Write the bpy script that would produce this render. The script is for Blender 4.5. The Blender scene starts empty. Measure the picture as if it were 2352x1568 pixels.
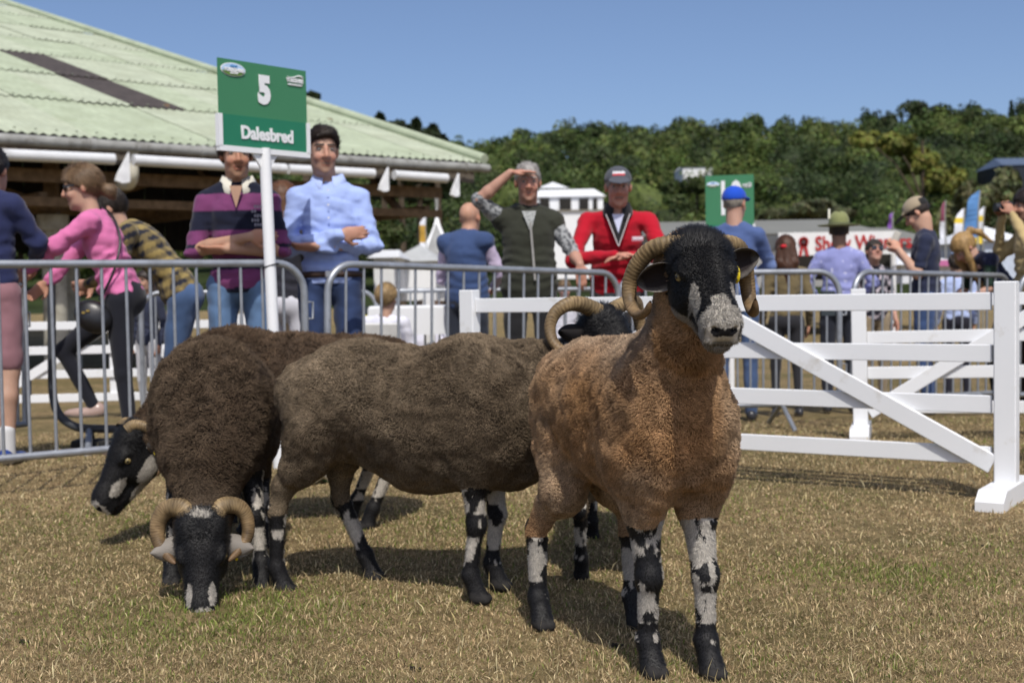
import bpy, bmesh, math, random
import numpy as np
from mathutils import Vector, Matrix, Euler

R = math.radians
scene = bpy.context.scene
COL = scene.collection

# ------------------------------------------------------------------ camera
CAM_H = 0.93
FPX = 2900.0                      # focal length in units of a 2352 px wide frame
W2, H2 = 2352.0, 1568.0
cam_data = bpy.data.cameras.new('camera')
cam = bpy.data.objects.new('camera', cam_data)
COL.objects.link(cam)
cam.location = (0, 0, CAM_H)
PITCH, ROLL = R(2.45), R(1.0)
CAM_M = (Matrix.Rotation(R(90) - PITCH, 3, 'X') @ Matrix.Rotation(-ROLL, 3, 'Z'))
cam.rotation_euler = CAM_M.to_euler()
cam_data.sensor_width = 36.0
cam_data.lens = 36.0 * FPX / W2
cam_data.clip_start = 0.05
cam_data.clip_end = 3000
cam_data.dof.use_dof = True
cam_data.dof.focus_distance = 2.85
cam_data.dof.aperture_fstop = 5.2
scene.camera = cam

# ------------------------------------------------------------------ sky, sun, exposure
SUN_EL, SUN_AZ = 55.0, 8.0        # sun stands behind the camera, a little to its right side
world = bpy.data.worlds.new('World')
scene.world = world
world.use_nodes = True
wn = world.node_tree.nodes
wl = world.node_tree.links
wn.clear()
w_out = wn.new('ShaderNodeOutputWorld')
w_bg = wn.new('ShaderNodeBackground')
w_sky = wn.new('ShaderNodeTexSky')
w_sky.sky_type = 'NISHITA'
w_sky.sun_disc = False
w_sky.sun_elevation = R(SUN_EL)
w_sky.sun_rotation = R(180 - SUN_AZ)
w_sky.altitude = 300
w_sky.air_density = 0.6
w_sky.dust_density = 2.8
w_sky.ozone_density = 3.0
w_bg.inputs['Strength'].default_value = 0.15
wl.new(w_sky.outputs[0], w_bg.inputs['Color'])
wl.new(w_bg.outputs[0], w_out.inputs['Surface'])

sun_data = bpy.data.lights.new('sun', 'SUN')
sun_data.energy = 3.5
sun_data.angle = R(0.53)
sun_data.color = (1.0, 0.955, 0.88)
sun = bpy.data.objects.new('sun', sun_data)
COL.objects.link(sun)
sd = Vector((math.sin(R(SUN_AZ)) * math.cos(R(SUN_EL)), -math.cos(R(SUN_AZ)) * math.cos(R(SUN_EL)), math.sin(R(SUN_EL))))
sun.rotation_euler = sd.to_track_quat('Z', 'Y').to_euler()
sun.location = sd * 50

scene.view_settings.view_transform = 'Standard'
scene.view_settings.look = 'None'
scene.view_settings.exposure = 0.0
scene.view_settings.gamma = 1.0
scene.render.engine = 'CYCLES'
scene.cycles.max_bounces = 6
scene.cycles.transparent_max_bounces = 8
scene.cycles.use_denoising = True

rng = np.random.default_rng(7)
random.seed(7)


def gz(Y):
    """height of the field: flat in the ring, falling gently away beyond it"""
    Y = np.asarray(Y, float)
    t = np.clip(Y - 7.0, 0, None)
    return -0.048 * t * np.exp(-t / 30.0)


def ray(x, y):
    d = Vector(((x - W2 / 2) / FPX, -(y - H2 / 2) / FPX, -1.0))
    return CAM_M @ d


def at(x, y, Y):
    """the point of the world plane Y that is seen at (x, y) of the photograph"""
    d = ray(x, y)
    t = Y / d.y
    return Vector((d.x * t, Y, CAM_H + d.z * t))


def gp(x, Y):
    """ground point at distance Y seen in column x"""
    z = float(gz(Y))
    y = 660
    for _ in range(4):
        p = at(x, y, Y)
        y += (p.z - z) * FPX / Y
    p = at(x, y, Y)
    return Vector((p.x, Y, z))


# ------------------------------------------------------------------ noise
_perm = np.random.default_rng(3).random(4096).astype(np.float32)


def _h(i, j, k):
    return _perm[(i * 73856093 ^ j * 19349663 ^ k * 83492791) & 4095]


def vnoise(p, seed=0):
    p = np.asarray(p, np.float32) + np.float32(seed * 17.37)
    f = np.floor(p)
    i = f.astype(np.int64)
    u = p - f
    u = u * u * (3 - 2 * u)
    a, b, c = i[..., 0], i[..., 1], i[..., 2]
    ux, uy, uz = u[..., 0], u[..., 1], u[..., 2]
    r = 0
    for dx in (0, 1):
        wx = ux if dx else 1 - ux
        for dy in (0, 1):
            wy = uy if dy else 1 - uy
            for dz in (0, 1):
                wz = uz if dz else 1 - uz
                r = r + wx * wy * wz * _h(a + dx, b + dy, c + dz)
    return r * 2 - 1


def fnoise(p, seed=0, oct=3):
    r, a, s = 0, 1.0, 0
    p = np.asarray(p, np.float32)
    for o in range(oct):
        r = r + a * vnoise(p * (2 ** o), seed + o * 3)
        s += a
        a *= 0.5
    return r / s


# ------------------------------------------------------------------ materials
MATS = {}


def _base(name):
    m = bpy.data.materials.new(name)
    m.use_nodes = True
    nt = m.node_tree
    b = nt.nodes['Principled BSDF']
    return m, nt, b


def _noise_bump(nt, b, scale, strength, dist=0.002, coord='Object'):
    tc = nt.nodes.new('ShaderNodeTexCoord')
    n = nt.nodes.new('ShaderNodeTexNoise')
    n.inputs['Scale'].default_value = scale
    n.inputs['Detail'].default_value = 4
    bp = nt.nodes.new('ShaderNodeBump')
    bp.inputs['Strength'].default_value = strength
    bp.inputs['Distance'].default_value = dist
    nt.links.new(tc.outputs[coord], n.inputs['Vector'])
    nt.links.new(n.outputs['Fac'], bp.inputs['Height'])
    nt.links.new(bp.outputs['Normal'], b.inputs['Normal'])
    return n


def mat(name, color, rough=0.6, spec=0.3, metal=0.0, var=0.12, nscale=6.0, bump=0.0, bscale=60.0, dirt=None, dscale=3.0, dlo=.5, dhi=.75, coat=0.0):
    """plain coloured surface with procedural mottling, optional dirt patches and relief"""
    if name in MATS:
        return MATS[name]
    m, nt, b = _base(name)
    b.inputs['Roughness'].default_value = rough
    b.inputs['Specular IOR Level'].default_value = spec
    b.inputs['Metallic'].default_value = metal
    if coat:
        b.inputs['Coat Weight'].default_value = coat
    tc = nt.nodes.new('ShaderNodeTexCoord')
    n = nt.nodes.new('ShaderNodeTexNoise')
    n.inputs['Scale'].default_value = nscale
    n.inputs['Detail'].default_value = 5
    nt.links.new(tc.outputs['Object'], n.inputs['Vector'])
    r = nt.nodes.new('ShaderNodeValToRGB')
    c = np.array(color)
    r.color_ramp.elements[0].position = .3
    r.color_ramp.elements[1].position = .7
    r.color_ramp.elements[0].color = (*np.clip(c * (1 - var), 0, 1), 1)
    r.color_ramp.elements[1].color = (*np.clip(c * (1 + var), 0, 1), 1)
    nt.links.new(n.outputs['Fac'], r.inputs['Fac'])
    out = r.outputs['Color']
    if dirt is not None:
        n2 = nt.nodes.new('ShaderNodeTexNoise')
        n2.inputs['Scale'].default_value = dscale
        n2.inputs['Detail'].default_value = 7
        n2.inputs['Roughness'].default_value = .65
        nt.links.new(tc.outputs['Object'], n2.inputs['Vector'])
        mr = nt.nodes.new('ShaderNodeMapRange')
        mr.inputs['From Min'].default_value = dlo
        mr.inputs['From Max'].default_value = dhi
        nt.links.new(n2.outputs['Fac'], mr.inputs['Value'])
        mx = nt.nodes.new('ShaderNodeMix')
        mx.data_type = 'RGBA'
        nt.links.new(mr.outputs['Result'], mx.inputs['Factor'])
        nt.links.new(out, mx.inputs[6])
        mx.inputs[7].default_value = (*dirt, 1)
        out = mx.outputs[2]
    nt.links.new(out, b.inputs['Base Color'])
    if bump:
        _noise_bump(nt, b, bscale, bump)
    MATS[name] = m
    return m


def mat_vc(name, rough=0.8, spec=0.2, bump=0.0, bscale=120.0, bdist=.002, sheen=0.0, sss=0.0, trans=0.0, attr='col'):
    """colour comes from the mesh's own colour attribute"""
    if name in MATS:
        return MATS[name]
    m, nt, b = _base(name)
    b.inputs['Roughness'].default_value = rough
    b.inputs['Specular IOR Level'].default_value = spec
    if sheen:
        b.inputs['Sheen Weight'].default_value = sheen
        b.inputs['Sheen Roughness'].default_value = .5
    if sss:
        b.inputs['Subsurface Weight'].default_value = sss
        b.inputs['Subsurface Radius'].default_value = (.012, .005, .003)
        b.inputs['Subsurface Scale'].default_value = 1.0
    a = nt.nodes.new('ShaderNodeAttribute')
    a.attribute_name = attr
    nt.links.new(a.outputs['Color'], b.inputs['Base Color'])
    if bump:
        _noise_bump(nt, b, bscale, bump, bdist)
    if trans:
        out = nt.nodes['Material Output']
        tr = nt.nodes.new('ShaderNodeBsdfTranslucent')
        mx = nt.nodes.new('ShaderNodeMixShader')
        mx.inputs['Fac'].default_value = trans
        nt.links.new(a.outputs['Color'], tr.inputs['Color'])
        nt.links.new(b.outputs[0], mx.inputs[1])
        nt.links.new(tr.outputs[0], mx.inputs[2])
        nt.links.new(mx.outputs[0], out.inputs['Surface'])
    MATS[name] = m
    return m


def mat_hair(name, rough=.6, spec=.15, sn=.75):
    """strand material: each strand is shaded with the slope of the coat it stands in"""
    if name in MATS:
        return MATS[name]
    m, nt, b = _base(name)
    b.inputs['Roughness'].default_value = rough
    b.inputs['Specular IOR Level'].default_value = spec
    a = nt.nodes.new('ShaderNodeAttribute')
    a.attribute_name = 'col'
    nt.links.new(a.outputs['Color'], b.inputs['Base Color'])
    n = nt.nodes.new('ShaderNodeAttribute')
    n.attribute_name = 'nrm'
    vt = nt.nodes.new('ShaderNodeVectorTransform')
    vt.vector_type = 'NORMAL'
    vt.convert_from = 'OBJECT'
    vt.convert_to = 'WORLD'
    nt.links.new(n.outputs['Vector'], vt.inputs['Vector'])
    g = nt.nodes.new('ShaderNodeNewGeometry')
    mx = nt.nodes.new('ShaderNodeMix')
    mx.data_type = 'VECTOR'
    mx.inputs['Factor'].default_value = sn
    nt.links.new(g.outputs['Normal'], mx.inputs[4])
    nt.links.new(vt.outputs['Vector'], mx.inputs[5])
    nm = nt.nodes.new('ShaderNodeVectorMath')
    nm.operation = 'NORMALIZE'
    nt.links.new(mx.outputs[1], nm.inputs[0])
    nt.links.new(nm.outputs[0], b.inputs['Normal'])
    MATS[name] = m
    return m


# ------------------------------------------------------------------ object helpers
def link(o, parent=None):
    COL.objects.link(o)
    if parent is not None:
        o.parent = parent
    return o


def tag(o, label=None, cat=None, group=None, kind=None):
    if label:
        o['label'] = label
    if cat:
        o['category'] = cat
    if group:
        o['group'] = group
    if kind:
        o['kind'] = kind
    return o


def empty(name, loc=(0, 0, 0), rz=0.0, label=None, cat=None, group=None, scale=1.0):
    o = bpy.data.objects.new(name, None)
    o.empty_display_size = .1
    o.location = loc
    o.rotation_euler = (0, 0, rz)
    o.scale = (scale,) * 3
    link(o)
    return tag(o, label, cat, group)


def np_mesh(name, V, F, m, parent=None, col=None, smooth=True):
    """V (n,3), F (m,3 or 4) numpy -> one mesh object"""
    V = np.asarray(V, np.float32)
    F = np.asarray(F, np.int32)
    me = bpy.data.meshes.new(name)
    k = F.shape[1]
    me.vertices.add(len(V))
    me.vertices.foreach_set('co', V.ravel())
    me.loops.add(F.size)
    me.loops.foreach_set('vertex_index', F.ravel())
    me.polygons.add(len(F))
    me.polygons.foreach_set('loop_start', np.arange(0, F.size, k, dtype=np.int32))
    me.polygons.foreach_set('use_smooth', np.full(len(F), smooth, dtype=bool))
    me.update(calc_edges=True)
    if col is not None:
        a = me.color_attributes.new('col', 'FLOAT_COLOR', 'POINT')
        c = np.ones((len(V), 4), np.float32)
        c[:, :3] = col
        a.data.foreach_set('color', c.ravel())
    me.materials.append(m)
    o = bpy.data.objects.new(name, me)
    return link(o, parent)


class MB:
    """collects simple shapes into one mesh"""

    def __init__(s):
        s.v, s.f, s.sm = [], [], []

    def add(s, vs, fs, smooth=False):
        k = len(s.v)
        s.v += [tuple(v) for v in vs]
        s.f += [tuple(i + k for i in f) for f in fs]
        s.sm += [smooth] * len(fs)

    def box(s, c, size, M=None, bev=0.0):
        hx, hy, hz = (q / 2 for q in size)
        b = min(bev, hx * .8, hy * .8, hz * .8)
        c = Vector(c)
        if b <= 0:
            vs = [Vector((x, y, z)) for x in (-hx, hx) for y in (-hy, hy) for z in (-hz, hz)]
            fs = [(0, 1, 3, 2), (4, 6, 7, 5), (0, 4, 5, 1), (2, 3, 7, 6), (0, 2, 6, 4), (1, 5, 7, 3)]
        else:
            vs, idx = [], {}
            for sx in (-1, 1):
                for sy in (-1, 1):
                    for sz in (-1, 1):
                        for a in range(3):
                            q = [sx * (hx - b), sy * (hy - b), sz * (hz - b)]
                            q[a] += (sx, sy, sz)[a] * b
                            idx[(sx, sy, sz, a)] = len(vs)
                            vs.append(Vector(q))
            fs = []
            for a in range(3):
                o1, o2 = (a + 1) % 3, (a + 2) % 3
                for sg in (-1, 1):
                    q = []
                    for (u, w) in ((-1, -1), (1, -1), (1, 1), (-1, 1)):
                        k = [0, 0, 0]
                        k[a], k[o1], k[o2] = sg, u, w
                        q.append(idx[(*k, a)])
                    fs.append(tuple(q if sg > 0 else q[::-1]))
                for u in (-1, 1):
                    for w in (-1, 1):
                        k0, k1 = [0, 0, 0], [0, 0, 0]
                        k0[o1] = k1[o1] = u
                        k0[o2] = k1[o2] = w
                        k0[a], k1[a] = -1, 1
                        q = [idx[(*k0, o1)], idx[(*k1, o1)], idx[(*k1, o2)], idx[(*k0, o2)]]
                        fs.append(tuple(q if u * w < 0 else q[::-1]))
            for sx in (-1, 1):
                for sy in (-1, 1):
                    for sz in (-1, 1):
                        q = [idx[(sx, sy, sz, a)] for a in range(3)]
                        fs.append(tuple(q if sx * sy * sz > 0 else q[::-1]))
        if M is not None:
            vs = [M @ v for v in vs]
        s.add([v + c for v in vs], fs)
        return s

    def beam(s, a, b, w, h, up=(0, 0, 1), bev=0.0):
        """box of section w x h from a to b; h is along 'up'"""
        a, b = Vector(a), Vector(b)
        x = (b - a)
        L = x.length
        x.normalize()
        up = Vector(up)
        y = up.cross(x).normalized()
        z = x.cross(y)
        M = Matrix((x, y, z)).transposed()
        return s.box((a + b) / 2, (L, w, h), M, bev)

    def tube(s, pts, r, seg=10, closed=False, caps=True, smooth=True):
        pts = [Vector(p) for p in pts]
        n = len(pts)
        rr = r if hasattr(r, '__len__') else [r] * n
        vs, fs = [], []
        nrm = None
        for i, p in enumerate(pts):
            if closed:
                t = pts[(i + 1) % n] - pts[i - 1]
            else:
                t = pts[min(i + 1, n - 1)] - pts[max(i - 1, 0)]
            t.normalize()
            if nrm is None:
                nrm = t.orthogonal().normalized()
            else:
                nrm = (nrm - t * nrm.dot(t)).normalized()
            bn = t.cross(nrm)
            for k in range(seg):
                a = 2 * math.pi * k / seg
                vs.append(p + (nrm * math.cos(a) + bn * math.sin(a)) * rr[i])
        m = n if closed else n - 1
        for i in range(m):
            j = (i + 1) % n
            for k in range(seg):
                l = (k + 1) % seg
                fs.append((i * seg + k, i * seg + l, j * seg + l, j * seg + k))
        s.add(vs, fs, smooth)
        if caps and not closed:
            s.add(vs[:seg], [tuple(range(seg))[::-1]])
            s.add(vs[-seg:], [tuple(range(seg))])
        return s

    def prism(s, poly, depth, M):
        """polygon in local xy extruded from z=0 to z=depth, placed by 4x4 M"""
        n = len(poly)
        vs = [M @ Vector((x, y, 0)) for x, y in poly] + [M @ Vector((x, y, depth)) for x, y in poly]
        fs = [tuple(range(n))[::-1], tuple(range(n, 2 * n))]
        fs += [(i, (i + 1) % n, n + (i + 1) % n, n + i) for i in range(n)]
        s.add(vs, fs)
        return s

    def data(s, name, m):
        me = bpy.data.meshes.new(name)
        me.from_pydata(s.v, [], s.f)
        me.polygons.foreach_set('use_smooth', s.sm)
        me.materials.append(m)
        me.update()
        return me

    def build(s, name, m, parent=None):
        return link(bpy.data.objects.new(name, s.data(name, m)), parent)


def share(name, me, parent, loc=(0, 0, 0), rot=(0, 0, 0), scale=(1, 1, 1)):
    o = bpy.data.objects.new(name, me)
    o.location, o.rotation_euler, o.scale = loc, rot, scale
    return link(o, parent)


def copy_tree(o, parent=None):
    c = o.copy()
    COL.objects.link(c)
    c.parent = parent
    for ch in o.children:
        copy_tree(ch, c)
    return c


# ------------------------------------------------------------------ signed distance modelling
class Field:
    """smooth union of round cones and ellipsoids on a grid, meshed by surface nets"""

    def __init__(s, lo, hi, h):
        s.h = h
        s.lo = np.array(lo, np.float32) - 2 * h
        n = np.ceil((np.array(hi) + 2 * h - s.lo) / h).astype(int) + 1
        s.n = n
        s.F = np.full(n, .12, np.float32)
        s.T = np.zeros(n, np.int16)

    def _box(s, lo, hi):
        a = np.clip(np.floor((np.asarray(lo) - s.lo) / s.h).astype(int), 0, s.n)
        b = np.clip(np.ceil((np.asarray(hi) - s.lo) / s.h).astype(int) + 1, 0, s.n)
        sl = tuple(slice(a[i], b[i]) for i in range(3))
        ax = [s.lo[i] + s.h * np.arange(a[i], b[i], dtype=np.float32) for i in range(3)]
        return sl, np.stack(np.meshgrid(*ax, indexing='ij'), -1) if all(b > a) else None

    def _put(s, sl, d, k, t, op):
        f = s.F[sl]
        if op == 'add':
            near = d < f
            h = np.clip(.5 + .5 * (f - d) / k, 0, 1)
            s.F[sl] = f * (1 - h) + d * h - k * h * (1 - h)
            if t is not None:
                s.T[sl] = np.where(near, t, s.T[sl])
        elif op == 'sub':
            h = np.clip(.5 - .5 * (f + d) / k, 0, 1)
            s.F[sl] = f * (1 - h) + (-d) * h + k * h * (1 - h)
            if t is not None:
                s.T[sl] = np.where(d < .004, t, s.T[sl])

    def cone(s, a, b, ra, rb, k=.02, t=None, op='add', flat=None):
        """round cone a->b; flat=(axis, factor) squeezes it along a direction"""
        a, b = np.array(a, np.float32), np.array(b, np.float32)
        m = max(ra, rb) * (1 if flat is None else max(1, 1 / flat[1])) + k + .03
        sl, P = s._box(np.minimum(a, b) - m, np.maximum(a, b) + m)
        if P is None:
            return s
        ab = b - a
        pa = P - a
        tt = np.clip((pa @ ab) / max(float(ab @ ab), 1e-9), 0, 1)
        q = pa - tt[..., None] * ab
        if flat is not None:
            ax = np.array(flat[0], np.float32)
            ax /= np.linalg.norm(ax)
            q = q + ((q @ ax) * (1 / flat[1] - 1))[..., None] * ax
        d = np.sqrt((q * q).sum(-1)) - (ra + (rb - ra) * tt)
        if flat is not None:
            d = d * min(1, flat[1] + .25)
        s._put(sl, d, k, t, op)
        return s

    def chain(s, pts, rs, k=.02, t=None, flat=None):
        for i in range(len(pts) - 1):
            s.cone(pts[i], pts[i + 1], rs[i], rs[i + 1], k, t, flat=flat)
        return s

    def ell(s, c, r, M=None, k=.02, t=None, op='add'):
        c, r = np.array(c, np.float32), np.array(r, np.float32)
        m = r.max() + k + .03
        sl, P = s._box(c - m, c + m)
        if P is None:
            return s
        q = P - c
        if M is not None:
            q = q @ np.array(M, np.float32)
        k0 = np.sqrt(((q / r) ** 2).sum(-1))
        k1 = np.sqrt(((q / (r * r)) ** 2).sum(-1)) + 1e-9
        s._put(sl, k0 * (k0 - 1) / k1, k, t, op)
        return s

    def points(s):
        ax = [s.lo[i] + s.h * np.arange(s.n[i], dtype=np.float32) for i in range(3)]
        return np.stack(np.meshgrid(*ax, indexing='ij'), -1)

    def cut(s, n, d):
        """keep the side where n.p < d"""
        ax = [s.lo[i] + s.h * np.arange(s.n[i], dtype=np.float32) for i in range(3)]
        g = ax[0][:, None, None] * n[0] + ax[1][None, :, None] * n[1] + ax[2][None, None, :] * n[2] - d
        s.F = np.maximum(s.F, g.astype(np.float32))
        return s

    def rough(s, amp, scale, seed=0, oct=2, band=.05, aniso=(1, 1, 1)):
        m = np.abs(s.F) < band
        idx = np.argwhere(m)
        P = s.lo + idx * s.h
        s.F[m] += amp * fnoise(P * scale * np.array(aniso), seed, oct)
        return s

    def mesh(s):
        F, n = s.F, s.n
        S = F < 0
        c = np.zeros(n - 1, np.int8)
        for dx in (0, 1):
            for dy in (0, 1):
                for dz in (0, 1):
                    c += S[dx:n[0] - 1 + dx, dy:n[1] - 1 + dy, dz:n[2] - 1 + dz]
        act = (c > 0) & (c < 8)
        idx = np.argwhere(act)
        vid = np.full(n - 1, -1, np.int32)
        vid[act] = np.arange(len(idx))
        acc = np.zeros((len(idx), 3), np.float32)
        cnt = np.zeros(len(idx), np.float32)
        I, J, K = idx.T
        cor = [(0, 0, 0), (1, 0, 0), (0, 1, 0), (1, 1, 0), (0, 0, 1), (1, 0, 1), (0, 1, 1), (1, 1, 1)]
        for a in range(8):
            for b in range(a + 1, 8):
                da, db = np.array(cor[a]), np.array(cor[b])
                if np.abs(da - db).sum() != 1:
                    continue
                fa = F[I + da[0], J + da[1], K + da[2]]
                fb = F[I + db[0], J + db[1], K + db[2]]
                m = (fa < 0) != (fb < 0)
                t = np.where(m, fa / np.where(m, fa - fb, 1), 0)
                acc += m[:, None] * (da + t[:, None] * (db - da))
                cnt += m
        V = s.lo + s.h * (idx + acc / cnt[:, None])
        quads = []
        for ax in range(3):
            o1, o2 = (ax + 1) % 3, (ax + 2) % 3
            sl0 = [slice(1, -1)] * 3
            sl1 = [slice(1, -1)] * 3
            sl0[ax], sl1[ax] = slice(0, -1), slice(1, None)
            A, B = S[tuple(sl0)], S[tuple(sl1)]
            off = np.ones(3, int)
            off[ax] = 0
            for flip, mm in ((0, A & ~B), (1, ~A & B)):
                e = np.argwhere(mm) + off
                if not len(e):
                    continue
                q = []
                for (u, w) in ((-1, -1), (0, -1), (0, 0), (-1, 0)):
                    g = e.copy()
                    g[:, o1] += u
                    g[:, o2] += w
                    q.append(vid[g[:, 0], g[:, 1], g[:, 2]])
                q = np.stack(q, 1)
                quads.append(q[:, ::-1] if flip else q)
        Q = np.concatenate(quads)
        T = s.T[I, J, K]
        return V, Q, T


def vert_normals(V, Q):
    a, b, c, d = (V[Q[:, i]] for i in range(4))
    fn = np.cross(c - a, d - b)
    N = np.zeros_like(V)
    for i in range(4):
        np.add.at(N, Q[:, i], fn)
    return N / (np.linalg.norm(N, axis=1, keepdims=True) + 1e-12)


def relax(V, Q, it=2):
    for _ in range(it):
        S = np.zeros_like(V)
        n = np.zeros(len(V), np.float32)
        for i in range(4):
            for j in ((i + 1) % 4, (i + 3) % 4):
                np.add.at(S, Q[:, i], V[Q[:, j]])
                np.add.at(n, Q[:, i], 1)
        V = .5 * V + .5 * S / n[:, None]
    return V


def strands(name, roots, normals, dirs, length, radius, colr, colt, m, parent, npts=4, curl=0.0, droop=0.0, seed=1):
    """hair curves: one strand per root"""
    n = len(roots)
    g = np.random.default_rng(seed)
    P = np.zeros((n, npts, 3), np.float32)
    P[:, 0] = roots
    d = dirs / (np.linalg.norm(dirs, axis=1, keepdims=True) + 1e-9)
    step = (length / (npts - 1))[:, None]
    for i in range(1, npts):
        P[:, i] = P[:, i - 1] + d * step
        d = d + curl * g.normal(size=(n, 3)) + np.array([0, 0, -droop])
        d /= np.linalg.norm(d, axis=1, keepdims=True) + 1e-9
    cu = bpy.data.hair_curves.new(name)
    cu.add_curves([npts] * n)
    cu.attributes['position'].data.foreach_set('vector', P.ravel())
    ra = cu.attributes.get('radius') or cu.attributes.new('radius', 'FLOAT', 'POINT')
    prof = np.linspace(1, .35, npts)
    ra.data.foreach_set('value', (radius[:, None] * prof[None]).astype(np.float32).ravel())
    ca = cu.attributes.new('col', 'FLOAT_COLOR', 'POINT')
    f = np.linspace(0, 1, npts)[None, :, None]
    C = np.ones((n, npts, 4), np.float32)
    C[..., :3] = colr[:, None] * (1 - f) + colt[:, None] * f
    ca.data.foreach_set('color', C.ravel())
    na = cu.attributes.new('nrm', 'FLOAT_VECTOR', 'POINT')
    na.data.foreach_set('vector', np.repeat(normals[:, None], npts, 1).astype(np.float32).ravel())
    cu.materials.append(m)
    o = bpy.data.objects.new(name, cu)
    return link(o, parent)


def sample_surface(V, Q, N, mask, count, seed=1):
    """random points on the quads whose vertices all satisfy mask"""
    g = np.random.default_rng(seed)
    ok = mask[Q].sum(1) >= 3
    q = Q[ok]
    a, b, c, d = (V[q[:, i]] for i in range(4))
    ar = np.linalg.norm(np.cross(c - a, d - b), axis=1)
    pick = g.choice(len(q), count, p=ar / ar.sum())
    u, w = g.random((count, 1)), g.random((count, 1))
    qq = q[pick]
    wts = [(1 - u) * (1 - w), u * (1 - w), u * w, (1 - u) * w]
    P = sum(wt * V[qq[:, i]] for i, wt in enumerate(wts))
    M = sum(wt * N[qq[:, i]] for i, wt in enumerate(wts))
    M /= np.linalg.norm(M, axis=1, keepdims=True) + 1e-9
    return P.astype(np.float32), M.astype(np.float32), qq[:, 0]


def lerp(a, b, t):
    a, b = np.asarray(a, np.float32), np.asarray(b, np.float32)
    t = np.asarray(t, np.float32)[:, None]
    return a * (1 - t) + b * t


def catmull(pts, n):
    P = [Vector(p) for p in pts]
    P = [P[0] * 2 - P[1]] + P + [P[-1] * 2 - P[-2]]
    out = []
    m = len(P) - 3
    for i in range(n):
        t = i / (n - 1) * m
        k = min(int(t), m - 1)
        t -= k
        a, b, c, d = P[k:k + 4]
        out.append(.5 * ((2 * b) + (c - a) * t + (2 * a - 5 * b + 4 * c - d) * t * t + (3 * b - a - 3 * c + d) * t ** 3))
    return out
# ================================================================== ground
def ground_material():
    m, nt, b = _base('dry_turf')
    b.inputs['Roughness'].default_value = .95
    b.inputs['Specular IOR Level'].default_value = .1
    tc = nt.nodes.new('ShaderNodeTexCoord')

    def noise(scale, detail=5, rough=.6):
        n = nt.nodes.new('ShaderNodeTexNoise')
        n.inputs['Scale'].default_value = scale
        n.inputs['Detail'].default_value = detail
        n.inputs['Roughness'].default_value = rough
        nt.links.new(tc.outputs['Object'], n.inputs['Vector'])
        return n
    n1, n2, n3 = noise(1.1, 4), noise(14, 6), noise(160, 3)
    r1 = nt.nodes.new('ShaderNodeValToRGB')
    e = r1.color_ramp.elements
    e[0].position, e[0].color = .36, (.25, .21, .10, 1)
    e[1].position, e[1].color = .62, (.42, .315, .175, 1)
    nt.links.new(n1.outputs['Fac'], r1.inputs['Fac'])
    r2 = nt.nodes.new('ShaderNodeValToRGB')
    e = r2.color_ramp.elements
    e[0].position, e[0].color = .35, (.55, .52, .48, 1)
    e[1].position, e[1].color = .68, (1.2, 1.18, 1.1, 1)
    nt.links.new(n2.outputs['Fac'], r2.inputs['Fac'])
    mx = nt.nodes.new('ShaderNodeMix')
    mx.data_type = 'RGBA'
    mx.blend_type = 'MULTIPLY'
    mx.inputs['Factor'].default_value = 1
    nt.links.new(r1.outputs['Color'], mx.inputs[6])
    nt.links.new(r2.outputs['Color'], mx.inputs[7])
    r3 = nt.nodes.new('ShaderNodeValToRGB')
    e = r3.color_ramp.elements
    e[0].position, e[0].color = .3, (.6, .6, .6, 1)
    e[1].position, e[1].color = .7, (1.15, 1.15, 1.15, 1)
    nt.links.new(n3.outputs['Fac'], r3.inputs['Fac'])
    m2 = nt.nodes.new('ShaderNodeMix')
    m2.data_type = 'RGBA'
    m2.blend_type = 'MULTIPLY'
    m2.inputs['Factor'].default_value = 1
    nt.links.new(mx.outputs[2], m2.inputs[6])
    nt.links.new(r3.outputs['Color'], m2.inputs[7])
    nt.links.new(m2.outputs[2], b.inputs['Base Color'])
    bp = nt.nodes.new('ShaderNodeBump')
    bp.inputs['Strength'].default_value = .9
    bp.inputs['Distance'].default_value = .02
    nt.links.new(n3.outputs['Fac'], bp.inputs['Height'])
    nt.links.new(bp.outputs['Normal'], b.inputs['Normal'])
    return m


def hill_z(X, Y):
    t = np.clip((Y - 115.0) / 270.0, 0, 1)
    t = t ** 1.15
    h = 37 + 7.0 * np.clip(X / 110.0, -.1, 1.15) + 1.8 * np.sin(X / 31.0 + 1.0)
    return h * t + float(gz(75)) * (1 - t)


ys = np.concatenate([np.linspace(-30, 1, 8), np.linspace(2, 12, 60), np.linspace(12.5, 40, 30), np.linspace(44, 84, 12)])
xs = np.concatenate([np.linspace(-400, -30, 14), np.linspace(-26, -5, 14), np.linspace(-4.5, 4.5, 50), np.linspace(5, 26, 14), np.linspace(30, 400, 14)])
gx, gy = np.meshgrid(xs, ys, indexing='ij')
zz = gz(gy) + .012 * vnoise(np.stack([gx * 1.3, gy * 1.3, gx * 0], -1)) * (np.abs(gx) < 5) * (gy < 14)
V = np.stack([gx, gy, zz], -1).reshape(-1, 3)
nx, ny = gx.shape
ii, jj = np.meshgrid(np.arange(nx - 1), np.arange(ny - 1), indexing='ij')
q = (ii * ny + jj).ravel()
Q = np.stack([q, q + ny, q + ny + 1, q + 1], 1)
ground = np_mesh('ground', V, Q, ground_material())
tag(ground, kind='structure')

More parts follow.
